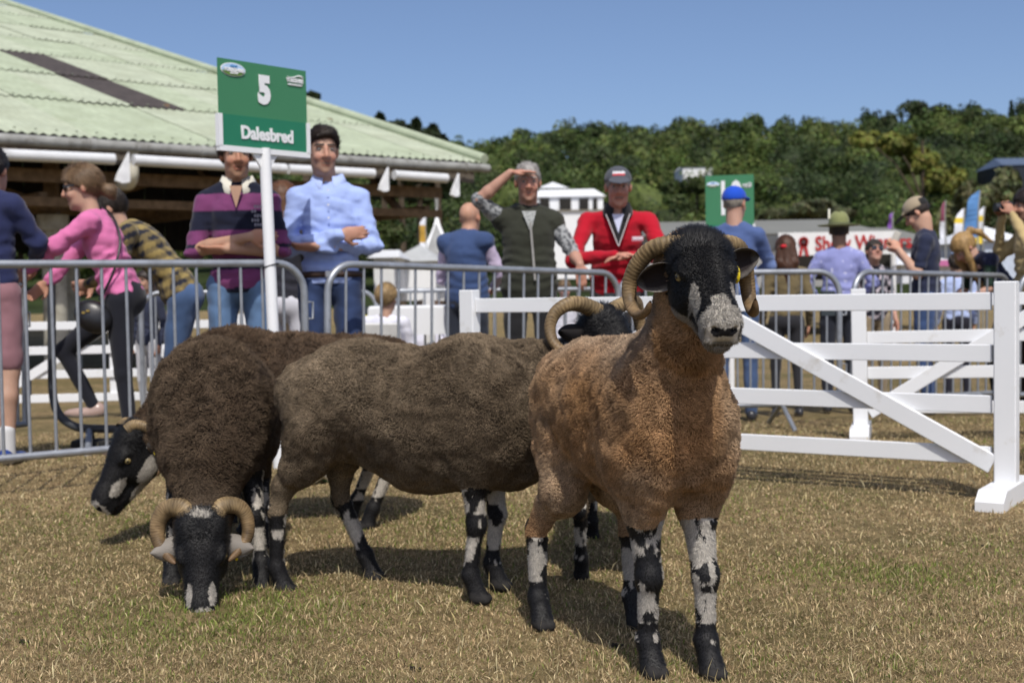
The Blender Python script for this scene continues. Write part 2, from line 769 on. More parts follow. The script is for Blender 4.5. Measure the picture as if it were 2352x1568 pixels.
xs = np.linspace(-600, 600, 121)
ys = np.concatenate([np.linspace(78, 400, 60), np.linspace(430, 1100, 10)])
gx, gy = np.meshgrid(xs, ys, indexing='ij')
V = np.stack([gx, gy, hill_z(gx, gy)], -1).reshape(-1, 3)
nx, ny = gx.shape
ii, jj = np.meshgrid(np.arange(nx - 1), np.arange(ny - 1), indexing='ij')
q = (ii * ny + jj).ravel()
Q = np.stack([q, q + ny, q + ny + 1, q + 1], 1)
hill = np_mesh('hill', V, Q, mat('hill_grass', (.03, .042, .014), .95, .1, var=.4, nscale=.2))
tag(hill, kind='structure')


# ================================================================== grass
def ground_h(X, Y):
    return gz(Y) + .012 * vnoise(np.stack([X * 1.3, Y * 1.3, X * 0], -1)) * (np.abs(X) < 5)


GREEN_SPOTS = [gp(470, 3.55), gp(580, 3.65), gp(330, 3.75), gp(2030, 3.95), gp(1200, 4.6), gp(1000, 4.9), gp(1560, 3.1), gp(2330, 4.3), gp(2080, 3.0), gp(260, 5.2), gp(1450, 5.2), gp(2260, 3.4)]
GREEN_R = [.3, .26, .2, .28, .35, .3, .18, .2, .14, .5, .5, .25]
GREEN_A = [.8, .75, .3, .7, .35, .3, .25, .3, .3, .3, .35, .2]


def greenness(X, Y):
    g = .03 + .30 * fnoise(np.stack([X * .9, Y * .9, X * 0], -1), 21, 3)
    for p, r, a in zip(GREEN_SPOTS, GREEN_R, GREEN_A):
        d2 = ((X - p.x) / 1.5) ** 2 + (Y - p.y) ** 2
        g = np.maximum(g, a * np.exp(-d2 / (r * r)))
    return np.clip(g, 0, 1)


def grass_blades(name, n, ymin, ymax, hlo, hhi, wid, lean, seed, palette, green=True, power=1.0, stalk=False):
    g = np.random.default_rng(seed)
    # denser towards the camera: the same number of blades for each step of picture height
    u = g.random(n)
    Y = ymin * (ymax / ymin) ** (u ** power)
    X = (g.random(n) - .5) * 2 * (.44 * Y + .15)
    Z = ground_h(X, Y)
    keep = fnoise(np.stack([X * 4, Y * 4, X * 0], -1), 5, 3) + g.random(n) * 1.1 > .12
    X, Y, Z = X[keep], Y[keep], Z[keep]
    n = len(X)
    gr = greenness(X, Y) if green else np.zeros(n)
    isg = g.random(n) < gr
    H = g.uniform(hlo, hhi, n) * (1 + .45 * gr) * (.75 + .5 * g.random(n))
    a = g.random(n) * 2 * np.pi
    le = lean * np.abs(g.normal(.55, .45, n)) * np.where(isg, .6, 1)
    dx, dy = np.cos(a), np.sin(a)
    b = g.random(n) * 2 * np.pi
    wx, wy = np.cos(b) * wid / 2, np.sin(b) * wid / 2
    s = (.55 + .9 * g.random(n)) * np.clip(Y / 3.6, .8, 2.2)
    wx, wy = wx * s, wy * s
    p0 = np.stack([X, Y, Z - .004], -1)
    hz = H / np.sqrt(1 + le * le)
    mid = p0 + np.stack([dx * le * hz * .35, dy * le * hz * .35, hz * .6], -1)
    tip = p0 + np.stack([dx * le * hz, dy * le * hz, hz], -1)
    w = np.stack([wx, wy, wx * 0], -1)
    V = np.stack([p0, mid + w, mid - w, tip], 1)
    k = np.arange(n) * 4
    T = np.concatenate([np.stack([k, k + 1, k + 2], 1), np.stack([k + 2, k + 1, k + 3], 1)])
    pal = np.array(palette)
    c = pal[g.integers(0, len(pal), n)]
    greenc = np.array([(.15, .20, .04), (.20, .25, .055), (.26, .28, .085), (.17, .19, .055)])
    c = np.where(isg[:, None], greenc[g.integers(0, 4, n)], c)
    c = c * g.uniform(.5, 1.45, (n, 1))
    C = np.repeat(c[:, None], 4, 1)
    o = np_mesh(name, V.reshape(-1, 3), T, mat_vc('grass_blade', .75, .15, trans=.25), col=C.reshape(-1, 3), smooth=False)
    return o


DRY = [(.56, .43, .25), (.50, .365, .205), (.41, .295, .165), (.62, .50, .30), (.32, .23, .13), (.44, .345, .185), (.35, .29, .145)]
gr1 = grass_blades('grass', 390000, 2.45, 9.5, .009, .023, .0032, 2.3, 1, DRY, power=1.0)
tag(gr1, 'short sun-dried turf covering the show ring', 'grass', kind='stuff')
gr2 = grass_blades('dry_stalks', 5200, 2.5, 9.0, .025, .062, .0030, 1.0, 2, [(.50, .41, .22), (.56, .48, .28), (.42, .33, .16)], green=False)
tag(gr2, 'pale straw stalks standing in the turf', 'grass', kind='stuff')

# ================================================================== woodland
def crown(c, rad, nblob, nleaf, leaf, g, base, var=.25, conifer=False):
    c, rad = np.array(c, float), np.array(rad, float)
    if conifer:
        t = g.random(nleaf) ** .75
        ang = g.random(nleaf) * 2 * np.pi
        lay = .75 + .35 * np.sin(t * 38 + ang * 1.0)
        rr = (1 - t) * lay * g.uniform(.55, 1.05, nleaf)
        P = c + np.stack([np.cos(ang) * rr * rad[0], np.sin(ang) * rr * rad[1], (t * 2 - 1) * rad[2]], -1)
        Nn = np.stack([np.cos(ang), np.sin(ang), .5 + 0 * ang], -1)
        tone = .6 + .7 * g.random(nleaf)
    else:
        d = g.normal(size=(nblob, 3))
        d /= np.linalg.norm(d, axis=1, keepdims=True)
        d[:, 2] = d[:, 2] * .9 + .1
        bc = d * g.uniform(.45, .78, (nblob, 1))
        br = g.uniform(.2, .44, nblob)
        bt = g.uniform(.7, 1.3, nblob)
        k = g.integers(0, nblob, nleaf)
        e = g.normal(size=(nleaf, 3))
        e /= np.linalg.norm(e, axis=1, keepdims=True)
        P = c + (bc[k] + e * (br[k] * g.uniform(.72, 1.08, nleaf))[:, None]) * rad
        Nn = e * .8 + bc[k]
        tone = bt[k] * g.uniform(.65, 1.3, nleaf)
    Nn = Nn / np.linalg.norm(Nn, axis=1, keepdims=True) + .75 * g.normal(size=(nleaf, 3)) * .7
    Nn /= np.linalg.norm(Nn, axis=1, keepdims=True)
    a = np.cross(Nn, g.normal(size=(nleaf, 3)))
    a /= np.linalg.norm(a, axis=1, keepdims=True)
    b = np.cross(Nn, a)
    s = leaf * g.uniform(.6, 1.35, (nleaf, 1))
    V = np.stack([P + a * s, P - a * s * .5 + b * s * .8, P - a * s * .5 - b * s * .8], 1)
    C = np.clip(np.array(base)[None] * tone[:, None] * (1 + var * g.normal(size=(nleaf, 3)) * .35), .004, 1)
    return V.reshape(-1, 3), np.repeat(C, 3, 0)


def ico_core(c, rad, g):  # added dark core among the leaves, stops light passing through the crown
    bm = bmesh.new()
    bmesh.ops.create_icosphere(bm, subdivisions=2, radius=1)
    V = np.array([v.co[:] for v in bm.verts])
    F = np.array([[v.index for v in f.verts] for f in bm.faces])
    bm.free()
    V = V * (1 + .22 * vnoise(V * 1.7, int(g.integers(0, 50))))[:, None]
    return V * np.array(rad) * .52 + np.array(c), F


LEAF = mat_vc('leaf', .6, .25, trans=.18)
GREENS = [(.040, .060, .015), (.055, .080, .018), (.032, .048, .014), (.07, .095, .022), (.045, .062, .020), (.085, .11, .028), (.03, .045, .016)]
wv, wc, wf = [], [], []
cnt = 0
wg = np.random.default_rng(11)
for Y0, nl, lf in ((130, 2600, .20), (146, 2400, .22), (163, 2200, .24), (181, 2000, .26), (200, 1900, .28), (220, 1700, .31), (241, 1600, .33), (263, 1500, .36), (286, 1400, .39), (310, 1300, .42), (335, 1300, .44), (360, 1300, .46), (383, 1400, .48)):
    step = 8.0
    n = int(.95 * Y0 / step) + 1
    for i in range(n):
        X = -.475 * Y0 + i * step + wg.uniform(-2.5, 2.5)
        Yt = Y0 + wg.uniform(-7, 7)
        z = float(hill_z(np.array(X), np.array(Yt)))
        Hh = wg.uniform(7, 9.5) if Y0 < 150 else wg.uniform(8.5, 12.0)
        r = wg.uniform(3.8, 6.0)
        base = np.array(GREENS[wg.integers(0, len(GREENS))]) * wg.uniform(1.1, 1.7)
        con = wg.random() < .02 and Y0 < 300
        rad = (r * (.55 if con else 1), r * (.55 if con else 1), Hh * .5)
        c = (X, Yt, z + Hh * .52)
        v, col = crown(c, rad, 22, nl, lf, wg, base, conifer=con)
        f = np.arange(len(v)).reshape(-1, 3)
        wv.append(v); wc.append(col); wf.append(f + cnt)
        cnt += len(v)
        if not con:
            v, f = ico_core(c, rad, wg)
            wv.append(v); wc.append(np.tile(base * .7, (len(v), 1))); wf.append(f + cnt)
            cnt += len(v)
wood = np_mesh('woodland', np.concatenate(wv), np.concatenate(wf), LEAF, col=np.concatenate(wc), smooth=False)
tag(wood, 'mixed green woodland covering the hillside behind the showground', 'woodland', kind='stuff')

BARK = mat('bark', (.09, .07, .05), .9, .1, var=.35, nscale=8, bump=.6, bscale=20)


def tree(name, label, base, crowns, th, tr, seed, group=None):
    """crowns: list of (offset, radii, nblob, nleaf, leaf, colour, conifer)"""
    g = np.random.default_rng(seed)
    e = empty(name, base, 0, label, 'tree', group)
    mb = MB()
    mb.tube([(0, 0, -.2), (.1, 0, th * .4), (.05, .1, th)], [tr, tr * .75, tr * .35], 8)
    for k, cr in enumerate(crowns):
        o = Vector(cr[0])
        mb.tube([(.05, 0, th * (.4 + .07 * (k % 5))), o * .5 + Vector((0, 0, th * .3)), o], [tr * .4, tr * .28, tr * .1], 6)
    mb.build('trunk', BARK, e)
    vs, cs, fs, k = [], [], [], 0
    for (o, rad, nb, nl, lf, colr, con) in crowns:
        v, c = crown(o, rad, nb, nl, lf, g, colr, conifer=con)
        vs.append(v); cs.append(c); fs.append(np.arange(len(v)).reshape(-1, 3) + k)
        k += len(v)
        if not con:
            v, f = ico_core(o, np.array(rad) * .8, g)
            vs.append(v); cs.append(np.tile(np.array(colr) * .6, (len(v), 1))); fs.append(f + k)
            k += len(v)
    np_mesh('crown', np.concatenate(vs), np.concatenate(fs), LEAF, e, col=np.concatenate(cs), smooth=False)
    return e


def tree_at(name, label, Y, blobs, seed, base_col, leaf, group=None, con=False, nl=1600, zb=None):
    """blobs: (x, y, half width px, half height px) in the photograph at distance Y"""
    xs_ = np.mean([b[0] for b in blobs])
    z = float(hill_z(np.array(at(xs_, 500, Y).x), np.array(float(Y)))) if Y > 78 else float(gz(Y))
    root = Vector((at(xs_, 500, Y).x, Y, z))
    cr = []
    for i, (x, y, hw, hh) in enumerate(blobs):
        p = at(x, y, Y) - root
        p.y += ((i * 37) % 5 - 2) * .3 * hw * Y / FPX
        s = Y / FPX
        cr.append((p, (hw * s, hw * s, hh * s), 12, nl, leaf, base_col, con))
    top = max(c[0].z for c in cr)
    return tree(name, label, root, cr, max(top, 1.0), max(.12, .028 * top), seed, group)


YG = (.20, .21, .045)
tree_at('willow_tree', 'pale yellow-green tree spilling down the hillside above the tan cap', 150,
        [(1985, 325, 45, 26), (2060, 335, 55, 34), (2120, 375, 50, 40), (2150, 425, 38, 40), (2195, 420, 30, 40), (2205, 470, 26, 34)], 31, YG, .3, nl=1500)
tree_at('oak_tree', 'tall dark broadleaf tree crowning the skyline on the hilltop', 372, [(2105, 270, 62, 32), (2170, 275, 50, 34), (2040, 290, 40, 30)], 32, (.04, .056, .02), .5, nl=2600)
tree_at('spruce_tree', 'lone pointed spruce rising over the wood beside the picture edge', 360, [(2318, 275, 20, 40)], 33, (.03, .048, .02), .5, con=True, nl=900)
for k, (x, y, hw, hh) in enumerate([(876, 312, 26, 42), (915, 318, 28, 40), (958, 322, 24, 40), (1000, 325, 22, 42)]):
    tree_at('cypress_tree', ['dark conifer closest to the barn roof in the row of four', 'second dark conifer from the barn roof in the row', 'third dark conifer from the barn roof in the row', 'dark conifer at the far end of the row beyond the roof'][k], 60 + k * 2,
            [(x, y, hw * 1.25, hh), (x + 12, y + 34, hw * 1.4, 44), (x, y + 80, hw * 1.5, 60)], 40 + k, (.028, .042, .016), .26, group='conifers behind the barn', con=(k % 2 == 0), nl=1500)
tree_at('shade_tree', 'dark leafy tree seen under the barn roof at the picture edge', 34, [(20, 470, 70, 70), (70, 540, 60, 60), (-40, 560, 70, 80), (90, 460, 40, 40)], 50, (.03, .045, .014), .13, nl=2600)
tree_at('hedge_tree', 'green tree seen through the barn between the two young men', 36, [(440, 520, 60, 50), (650, 540, 80, 50), (860, 545, 70, 60)], 51, (.05, .07, .018), .14, nl=2600)
tree_at('birch_tree', 'top of a dark tree poking over the roof beside the green sign', 48, [(715, 235, 20, 22), (690, 260, 30, 26)], 52, (.03, .042, .015), .16, nl=1200)
tree_at('sallow_bush', 'grey-green bush in front of the wood above the grey tent roof', 70, [(1850, 490, 70, 28), (1920, 495, 50, 24), (1780, 495, 40, 20)], 53, (.085, .095, .045), .2)
tree_at('hazel_bush', 'pale flowering bush behind the feather flags', 74, [(2230, 470, 60, 50), (2290, 440, 60, 70), (2180, 510, 50, 40), (2335, 480, 50, 60)], 54, (.13, .14, .06), .2)

tree_at('thorn_tree', 'round green tree below the white hillside building', 150, [(1600, 435, 46, 32), (1655, 440, 40, 36), (1545, 440, 40, 36)], 55, (.055, .078, .02), .2, nl=2200)

# ================================================================== barn with the green roof
CORR = mat('green_corrugated', (.40, .45, .325), .75, .2, var=.12, nscale=2.5, dirt=(.31, .35, .235), dscale=1.3, dlo=.45, dhi=.8)
CORR2 = mat('green_corrugated_pale', (.425, .465, .35), .75, .2, var=.12, nscale=2.0, dirt=(.34, .365, .26), dscale=1.1, dlo=.45, dhi=.8)
LIGHTP = mat('dirty_rooflight', (.075, .062, .055), .6, .3, var=.2, nscale=3)
GUT = mat('grey_gutter', (.30, .30, .28), .6, .3, var=.2, nscale=4, dirt=(.12, .11, .09), dscale=5)
BEAM = mat('brown_timber', (.16, .105, .06), .8, .15, var=.3, nscale=9)
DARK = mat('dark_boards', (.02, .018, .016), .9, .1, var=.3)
CONC = mat('cream_column', (.38, .36, .30), .8, .2, var=.2, nscale=5, dirt=(.2, .17, .12), dscale=4)
WROLL = mat('white_canvas_roll', (.66, .67, .68), .6, .3, var=.06, nscale=5, dirt=(.35, .33, .30), dscale=3, dlo=.6, dhi=.85)
PIPE = mat('cream_pipe', (.58, .56, .48), .5, .3, var=.08, dirt=(.3, .27, .2), dscale=6, dlo=.6, dhi=.85)

A0, C0 = at(0, 303, 18.7), at(1105, 378, 24.6)
EZ = (A0.z + C0.z) / 2
bu = Vector((A0.x - C0.x, A0.y - C0.y, 0)).normalized()
bv = Vector((-bu.y, bu.x, 0))
if bv.y < 0:
    bv = -bv
barn = empty('barn', (C0.x, C0.y, float(gz(C0.y))), 0, 'open-sided barn with a green corrugated roof behind the crowd', 'barn')
BO = Vector(barn.location)


def bp_(u, v, z):
    return Vector((C0.x, C0.y, 0)) + bu * u + bv * v + Vector((0, 0, z)) - BO


SL = .296
rowv, colu = 3.63, 1.10
VMAX = 32.6
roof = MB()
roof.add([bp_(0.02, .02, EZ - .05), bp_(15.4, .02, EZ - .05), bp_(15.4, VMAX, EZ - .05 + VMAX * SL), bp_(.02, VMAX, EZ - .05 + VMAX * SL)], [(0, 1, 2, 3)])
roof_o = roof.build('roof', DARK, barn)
Nw = 7
light_u = None
sr = np.random.default_rng(5)


def roof_uv(x, y):
    d = ray(x, y)
    o = Vector((0, 0, CAM_H))
    n = bu.cross(bu * 0 + bv + Vector((0, 0, SL)))
    p0 = Vector((C0.x, C0.y, EZ))
    t = (p0 - o).dot(n) / d.dot(n)
    p = o + d * t - p0
    return p.dot(bu), p.dot(bv)


lu0, lv0 = roof_uv(362, 245)
lu1, lv1 = roof_uv(35, 132)
lc = 4
for cidx in range(14):
    for ridx in range(9):
        u0, u1 = cidx * colu, (cidx + 1) * colu
        v0, v1 = ridx * rowv - .04, (ridx + 1) * rowv + .04
        vs, fs = [], []
        n = Nw * 4
        jig = sr.uniform(-.012, .012)
        for i in range(n + 1):
            u = u0 + (u1 - u0) * i / n
            hgt = .019 * math.cos(2 * math.pi * i / 4) + .02 * ridx * 0 + jig + (.03 if cidx % 2 else .032)
            ve, va = v1, v0
            lift0 = .022 if ridx else .0
            vs.append(bp_(u, va, EZ + va * SL + hgt + lift0))
            vs.append(bp_(u, ve, EZ + ve * SL + hgt))
        for i in range(n):
            fs.append((2 * i, 2 * i + 2, 2 * i + 3, 2 * i + 1))
        mb = MB()
        mb.add(vs, fs, True)
        islight = cidx == lc and ridx in (1, 2)
        mb.build('roof_sheet', LIGHTP if islight else (CORR if sr.random() < .5 else CORR2), roof_o)
mb = MB()
for ridx in range(9):
    for i in range(14 * Nw):
        u = (i + .5) * colu / Nw
        v = ridx * rowv + .06
        if i % 2 == 0:
            mb.box(bp_(u, v, EZ + v * SL + .085), (.03, .03, .022))
fx = mb.build('roof_fixings', mat('dull_bolt', (.24, .26, .20), .7), roof_o)
fx['kind'] = 'stuff'
mb = MB()
mb.tube([bp_(-.05, -.05, EZ + .09), bp_(-.05, VMAX, EZ + VMAX * SL + .10)], .10, 8)
mb.build('verge_capping', CORR, roof_o)
# gutter, fascia, rolls, posts
gut = MB()
gut.tube([bp_(-.08, -.12, EZ - .10), bp_(16.5, -.12, EZ - .10)], .085, 10)
go = gut.build('gutter', GUT, barn)
for i in range(9):
    j = MB()
    j.tube([bp_(i * 1.83 + .4, -.12, EZ - .10), bp_(i * 1.83 + .5, -.12, EZ - .10)], .10, 10)
    j.build('gutter_joint', GUT, go)
MB().beam(bp_(.1, .12, EZ - .25), bp_(16.5, .12, EZ - .25), .05, .22).build('fascia', mat('dark_brown_fascia', (.14, .12, .10), .8), barn)  # board in one even dark brown


def roll(x0, x1, yy0, yy1):
    n = bv
    def on(x, y):
        d = ray(x, y)
        p0 = bp_(0, -.38, 0) + BO
        o = Vector((0, 0, CAM_H))
        t = (p0 - o).dot(n) / d.dot(n)
        return o + d * t - BO
    a, b = on(x0, yy0), on(x1, yy1)
    MB().tube([a, b], .085, 12).build('canvas_roll', WROLL, barn)


roll(-70, 262, 352, 366)
roll(306, 655, 368, 388)
roll(662, 858, 389, 399)
roll(905, 1026, 402, 410)
for x, y, h_, w_ in ((281, 385, .48, .24), (882, 412, .44, .22), (1046, 425, .44, .20)):
    d = ray(x, y)
    p0 = bp_(0, -.42, 0) + BO
    t = (p0 - Vector((0, 0, CAM_H))).dot(bv) / d.dot(bv)
    p = Vector((0, 0, CAM_H)) + d * t - BO
    M = Matrix((bu, Vector((0, 0, 1)), bv)).transposed().to_4x4()
    M.translation = p
    MB().prism([(-w_ / 2, h_ / 2), (w_ * .3, -h_ * .2), (w_ * .45, -h_ * .42), (0, -h_ / 2), (-w_ / 2, -h_ * .45)], .06, M).build('canvas_flap', mat('white_flap', (.78, .79, .80), .6), barn)
pp = at(305, 350, 20.0) - BO
p2 = at(306, 405, 20.0) - BO
p3 = at(280, 425, 20.3) - BO
MB().tube(catmull([pp, pp.lerp(p2, .5), p2, (p2 + p3) / 2 + Vector((.03, 0, -.06)), p3, p3 + Vector((-.35, .5, .0))], 24), .085, 12).build('downpipe', PIPE, barn)
for v, z, w in ((.55, EZ - .55, .2), (.55, EZ - .95, .14), (4.5, EZ - .8, .2)):
    MB().beam(bp_(.6, v, z), bp_(16.5, v, z), .14, w).build('wall_beam', BEAM, barn)
for i in range(5):
    u = .9 + i * 3.7
    MB().beam(bp_(u, .55, EZ - .9), bp_(u, 7.5, EZ - .9), .12, .2).build('tie_beam', BEAM, barn)
    MB().beam(bp_(u + .6, .55, EZ - 1.0), bp_(u, 4.0, EZ + 1.2), .1, .14).build('rafter_brace', BEAM, barn)
for i, (x, Yc) in enumerate(((133, 20.6),)):
    base = gp(x, Yc)
    e = MB()
    b0 = Vector((base.x, base.y, base.z)) - BO
    e.tube([b0, b0 + Vector((0, 0, EZ - base.z - 1.35))], [.20, .18], 14)
    e.tube([b0 + Vector((0, 0, EZ - base.z - 1.35)), b0 + Vector((0, 0, EZ - base.z - 1.1))], [.25, .25], 14)
    e.build('column', CONC, barn)
    e = MB()
    e.beam(b0 + Vector((0, 0, EZ - base.z - 1.1)), b0 + Vector((0, 0, EZ - base.z - .2)), .2, .2, up=(0, 1, 0))
    e.beam(b0 + Vector((0, 0, EZ - base.z - 1.0)), b0 + bu * 1.8 + Vector((0, 0, EZ - base.z - .45)), .14, .16)
    e.beam(b0 + Vector((0, 0, EZ - base.z - 1.0)), b0 - bu * 1.8 + Vector((0, 0, EZ - base.z - .45)), .14, .16)
    e.build('column_brace', BEAM, barn)
base = gp(170, 24)
MB().tube([base - BO, base - BO + Vector((0, 0, EZ - 1.0))], .16, 12).build('column', CONC, barn)
# dark hanging wall in the depth of the barn, built of upright boards
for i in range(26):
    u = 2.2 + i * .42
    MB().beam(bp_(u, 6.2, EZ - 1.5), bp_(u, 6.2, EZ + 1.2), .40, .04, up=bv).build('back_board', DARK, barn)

# ================================================================== tents, stalls and flags of the showground
TENT = mat('white_marquee', (.80, .81, .82), .5, .3, var=.04, nscale=.6, dirt=(.62, .62, .60), dscale=.5, dlo=.55, dhi=.8)
GREYT = mat('grey_tent', (.20, .20, .18), .7, .2, var=.1, nscale=.4)
GREYD = mat('dark_grey_tent', (.11, .115, .12), .7, .2, var=.1, nscale=.6)
OPEN_SHADE = mat('opening_shade', (.03, .028, .025), .9, .1)  # near-black colour standing in for the shade inside open fronts


def gable(name, label, x0, x1, ye, yr, yb, Y, depth, m, overhang=.15, roofm=None, cat='tent', ridge=(.0, 1.0)):
    """tent or shed seen front-on: eave line ye, ridge ye->yr, base yb, between columns x0 and x1 at distance Y"""
    a, b = at(x0, ye, Y), at(x1, ye, Y)
    r0, r1 = at(x0 + (x1 - x0) * ridge[0], yr, Y), at(x0 + (x1 - x0) * ridge[1], yr, Y)
    gbase = float(gz(Y))
    zb = max(at((x0 + x1) / 2, yb, Y).z, gbase - .1)
    e = empty(name, ((a.x + b.x) / 2, Y + depth / 2, zb), 0, label, cat)
    o = Vector(e.location)
    mid = (a.x + b.x) / 2
    ez = (a.z + b.z) / 2
    rz = (r0.z + r1.z) / 2
    w = b.x - a.x
    MB().box(Vector((mid, Y + depth / 2, (zb + ez) / 2)) - o, (w, depth, ez - zb)).build('wall', m, e)
    h = overhang
    vs = [Vector((a.x - h, Y - h, ez)), Vector((b.x + h, Y - h, ez)), Vector((b.x + h, Y + depth + h, ez)), Vector((a.x - h, Y + depth + h, ez)),
          Vector((r0.x, Y + depth / 2, rz)), Vector((r1.x, Y + depth / 2, rz))]
    mb = MB()
    mb.add([v - o for v in vs], [(0, 1, 5, 4), (1, 2, 5), (2, 3, 4, 5), (3, 0, 4), (3, 2, 1, 0)])
    mb.build('roof', roofm or m, e)
    return e


def panel(e, x0, x1, y0, y1, Y, name, m, th=.04):
    a, b = at(x0, y0, Y), at(x1, y1, Y)
    o = Vector(e.location)
    return MB().box((a + b) / 2 - o, (abs(b.x - a.x), th, abs(a.z - b.z))).build(name, m, e)


# peaked pagoda tent
e = gable('pagoda_tent', 'white pagoda tent with a tall thin peak behind the bald man', 962, 1098, 592, 548, 690, 40, 4, TENT)
o = Vector(e.location)
ap = at(1003, 478, 42) - o
rb = [at(955, 590, 40) - o, at(1055, 590, 40) - o, at(1055, 590, 44) - o, at(955, 590, 44) - o]
vs, n = [], 9
for k in range(n):
    t = k / (n - 1)
    s = (1 - t) ** 1.9 + .02
    zt = rb[0].z + (ap.z - rb[0].z) * t
    cx, cy = ap.x, ap.y
    for p in rb:
        vs.append(Vector((cx + (p.x - cx) * s, cy + (p.y - cy) * s, zt)))
fs = [(k * 4 + i, k * 4 + (i + 1) % 4, k * 4 + 4 + (i + 1) % 4, k * 4 + 4 + i) for k in range(n - 1) for i in range(4)]
mb = MB(); mb.add(vs, fs); mb.build('peak', TENT, e)
tri = at(1003, 555, 39.4) - o
M = Matrix.Rotation(R(90), 4, 'X'); M.translation = tri
MB().prism([(-.42, -.55), (.42, -.55), (0, .6)], -.02, M).build('vent', mat('grey_vent', (.45, .46, .46)), e)
MB().tube([ap, ap + Vector((0, 0, .35))], .06, 6).build('finial', GUT, e)
e = gable('marquee', 'low marquee with a shallow grey-white roof behind the blue shirt', 905, 1000, 600, 556, 690, 33, 5, TENT, roofm=mat('translucent_roof', (.50, .51, .50)), ridge=(.42, .5))
e = gable('awning_tent', 'small white awning beside the young man in the blue shirt', 858, 905, 592, 570, 670, 30, 3, TENT)
e = gable('pavilion', 'white two-storey pavilion with columns behind the man in the vest', 1232, 1400, 483, 480, 640, 62, 3, TENT)
e2 = gable('hospitality_tent', 'white hospitality tent with open front on the upper terrace', 1225, 1385, 452, 430, 482, 66, 3, TENT, ridge=(.1, .9))
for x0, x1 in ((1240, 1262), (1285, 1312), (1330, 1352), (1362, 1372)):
    panel(e2, x0, x1, 456, 481, 65.9, 'bay_shade', OPEN_SHADE)  # flat dark sheets painted as the shade within the bays
o = Vector(e2.location)
p = at(1270, 418, 70) - o
mb = MB(); mb.add([p, at(1235, 432, 68) - o, at(1308, 432, 68) - o, at(1308, 432, 72) - o, at(1235, 432, 72) - o], [(0, 1, 2), (0, 2, 3), (0, 3, 4), (0, 4, 1)]); mb.build('peak', TENT, e2)
e = gable('hill_house', 'white flat building half hidden in trees on the hillside', 1568, 1636, 384, 378, 440, 162, 8, mat('white_wall', (.75, .75, .74)), cat='building')
e = gable('grey_marquee', 'long grey marquee roof stretching behind the green sign', 1490, 2025, 538, 487, 660, 34, 9, mat('grey_marquee_wall', (.33, .33, .32)), roofm=GREYT, ridge=(.05, .96))
e = gable('grey_shed', 'grey shed roof beyond the young man with the tan cap', 2015, 2175, 560, 512, 640, 37, 6, mat('grey_shed_wall', (.3, .3, .31)), roofm=GREYT, ridge=(.12, .62), cat='shed')
e = gable('gazebo', 'white gazebo roof with a pink hem beside the blonde woman', 2070, 2215, 607, 578, 650, 24, 3, mat('pale_gazebo_wall', (.66, .68, .72)), roofm=TENT, ridge=(.45, .55))
panel(e, 2120, 2215, 598, 610, 23.7, 'hem', mat('pink_hem', (.55, .16, .34)))
e = gable('blue_white_tent', 'white tent with blue sides at the right edge of the crowd', 2262, 2345, 552, 508, 640, 30, 4, mat('blue_tent_wall', (.5, .56, .66)), roofm=TENT, ridge=(.6, .75))
e = gable('blue_roof_hall', 'dark blue roofed hall half out of the picture behind trees', 2305, 2520, 378, 354, 430, 140, 8, mat('hall_wall', (.02, .025, .035)), roofm=mat('blue_roof', (.10, .13, .19), .4, .4), cat='building', ridge=(.05, 1.0))
# stall with the sign board
st = empty('food_stall', gp(1918, 22.5), 0, 'white stall with a red lettered fascia board behind the hat wearer', 'stall')
WB = mat('white_board', (.76, .76, .75), .5, .3, var=.03)
panel(st, 1787, 2056, 535, 583, 22.0, 'fascia_board', WB, .08)
panel(st, 1795, 2046, 583, 640, 22.6, 'interior_shade', OPEN_SHADE, .1)  # dark sheet painted as the shade inside the stall
panel(st, 1740, 1787, 543, 575, 22.6, 'side_roof', GREYD, .8)
panel(st, 1735, 1795, 578, 590, 22.4, 'counter_edge', WB, .3)
o = Vector(st.location)
for x in (1790, 2052):
    b0 = gp(x, 22.3) - o
    MB().tube([b0, at(x, 560, 22.3) - o], .05, 8).build('stall_post', WB, st)


def text(name, body, p, xdir, size, m, parent, bold=0.0, align='CENTER', ext=.002, sx=1.0):
    cu = bpy.data.curves.new(name, 'FONT')
    cu.body = body
    cu.size = size
    cu.extrude = ext
    cu.offset = bold
    cu.align_x = align
    cu.align_y = 'CENTER'
    cu.resolution_u = 3
    tmp = bpy.data.objects.new(name, cu)
    COL.objects.link(tmp)
    bpy.context.view_layer.update()
    me = bpy.data.meshes.new_from_object(tmp.evaluated_get(bpy.context.evaluated_depsgraph_get()))
    bpy.data.objects.remove(tmp)
    me.materials.clear()
    me.materials.append(m)
    me.name = name
    ob = bpy.data.objects.new(name, me)
    x = Vector(xdir).normalized()
    y = Vector((0, 0, 1))
    y = (y - x * y.dot(x)).normalized()
    z = x.cross(y)
    M = Matrix((x * sx, y, z)).transposed().to_4x4()
    M.translation = p
    ob.matrix_local = M
    return link(ob, parent)


RED = mat('red_paint', (.42, .03, .03), .5, .3, var=.05)
text('lettering', 'Show Winners', at(1872, 561, 21.94) - o, (1, 0, .01), .34, RED, st, .008, 'LEFT', sx=.82)
rp = at(1846, 555, 21.93) - o
mb = MB()
for k in range(12):
    a = k * math.pi / 6
    mb.box(rp + Vector((math.cos(a) * .055, 0, math.sin(a) * .055)), (.06, .012, .045), Matrix.Rotation(-a, 3, 'Y'))
mb.box(rp + Vector((-.045, 0, -.15)), (.05, .012, .2), Matrix.Rotation(R(12), 3, 'Y'))
mb.box(rp + Vector((.045, 0, -.15)), (.05, .012, .2), Matrix.Rotation(R(-12), 3, 'Y'))
mb.build('rosette_emblem', RED, st)


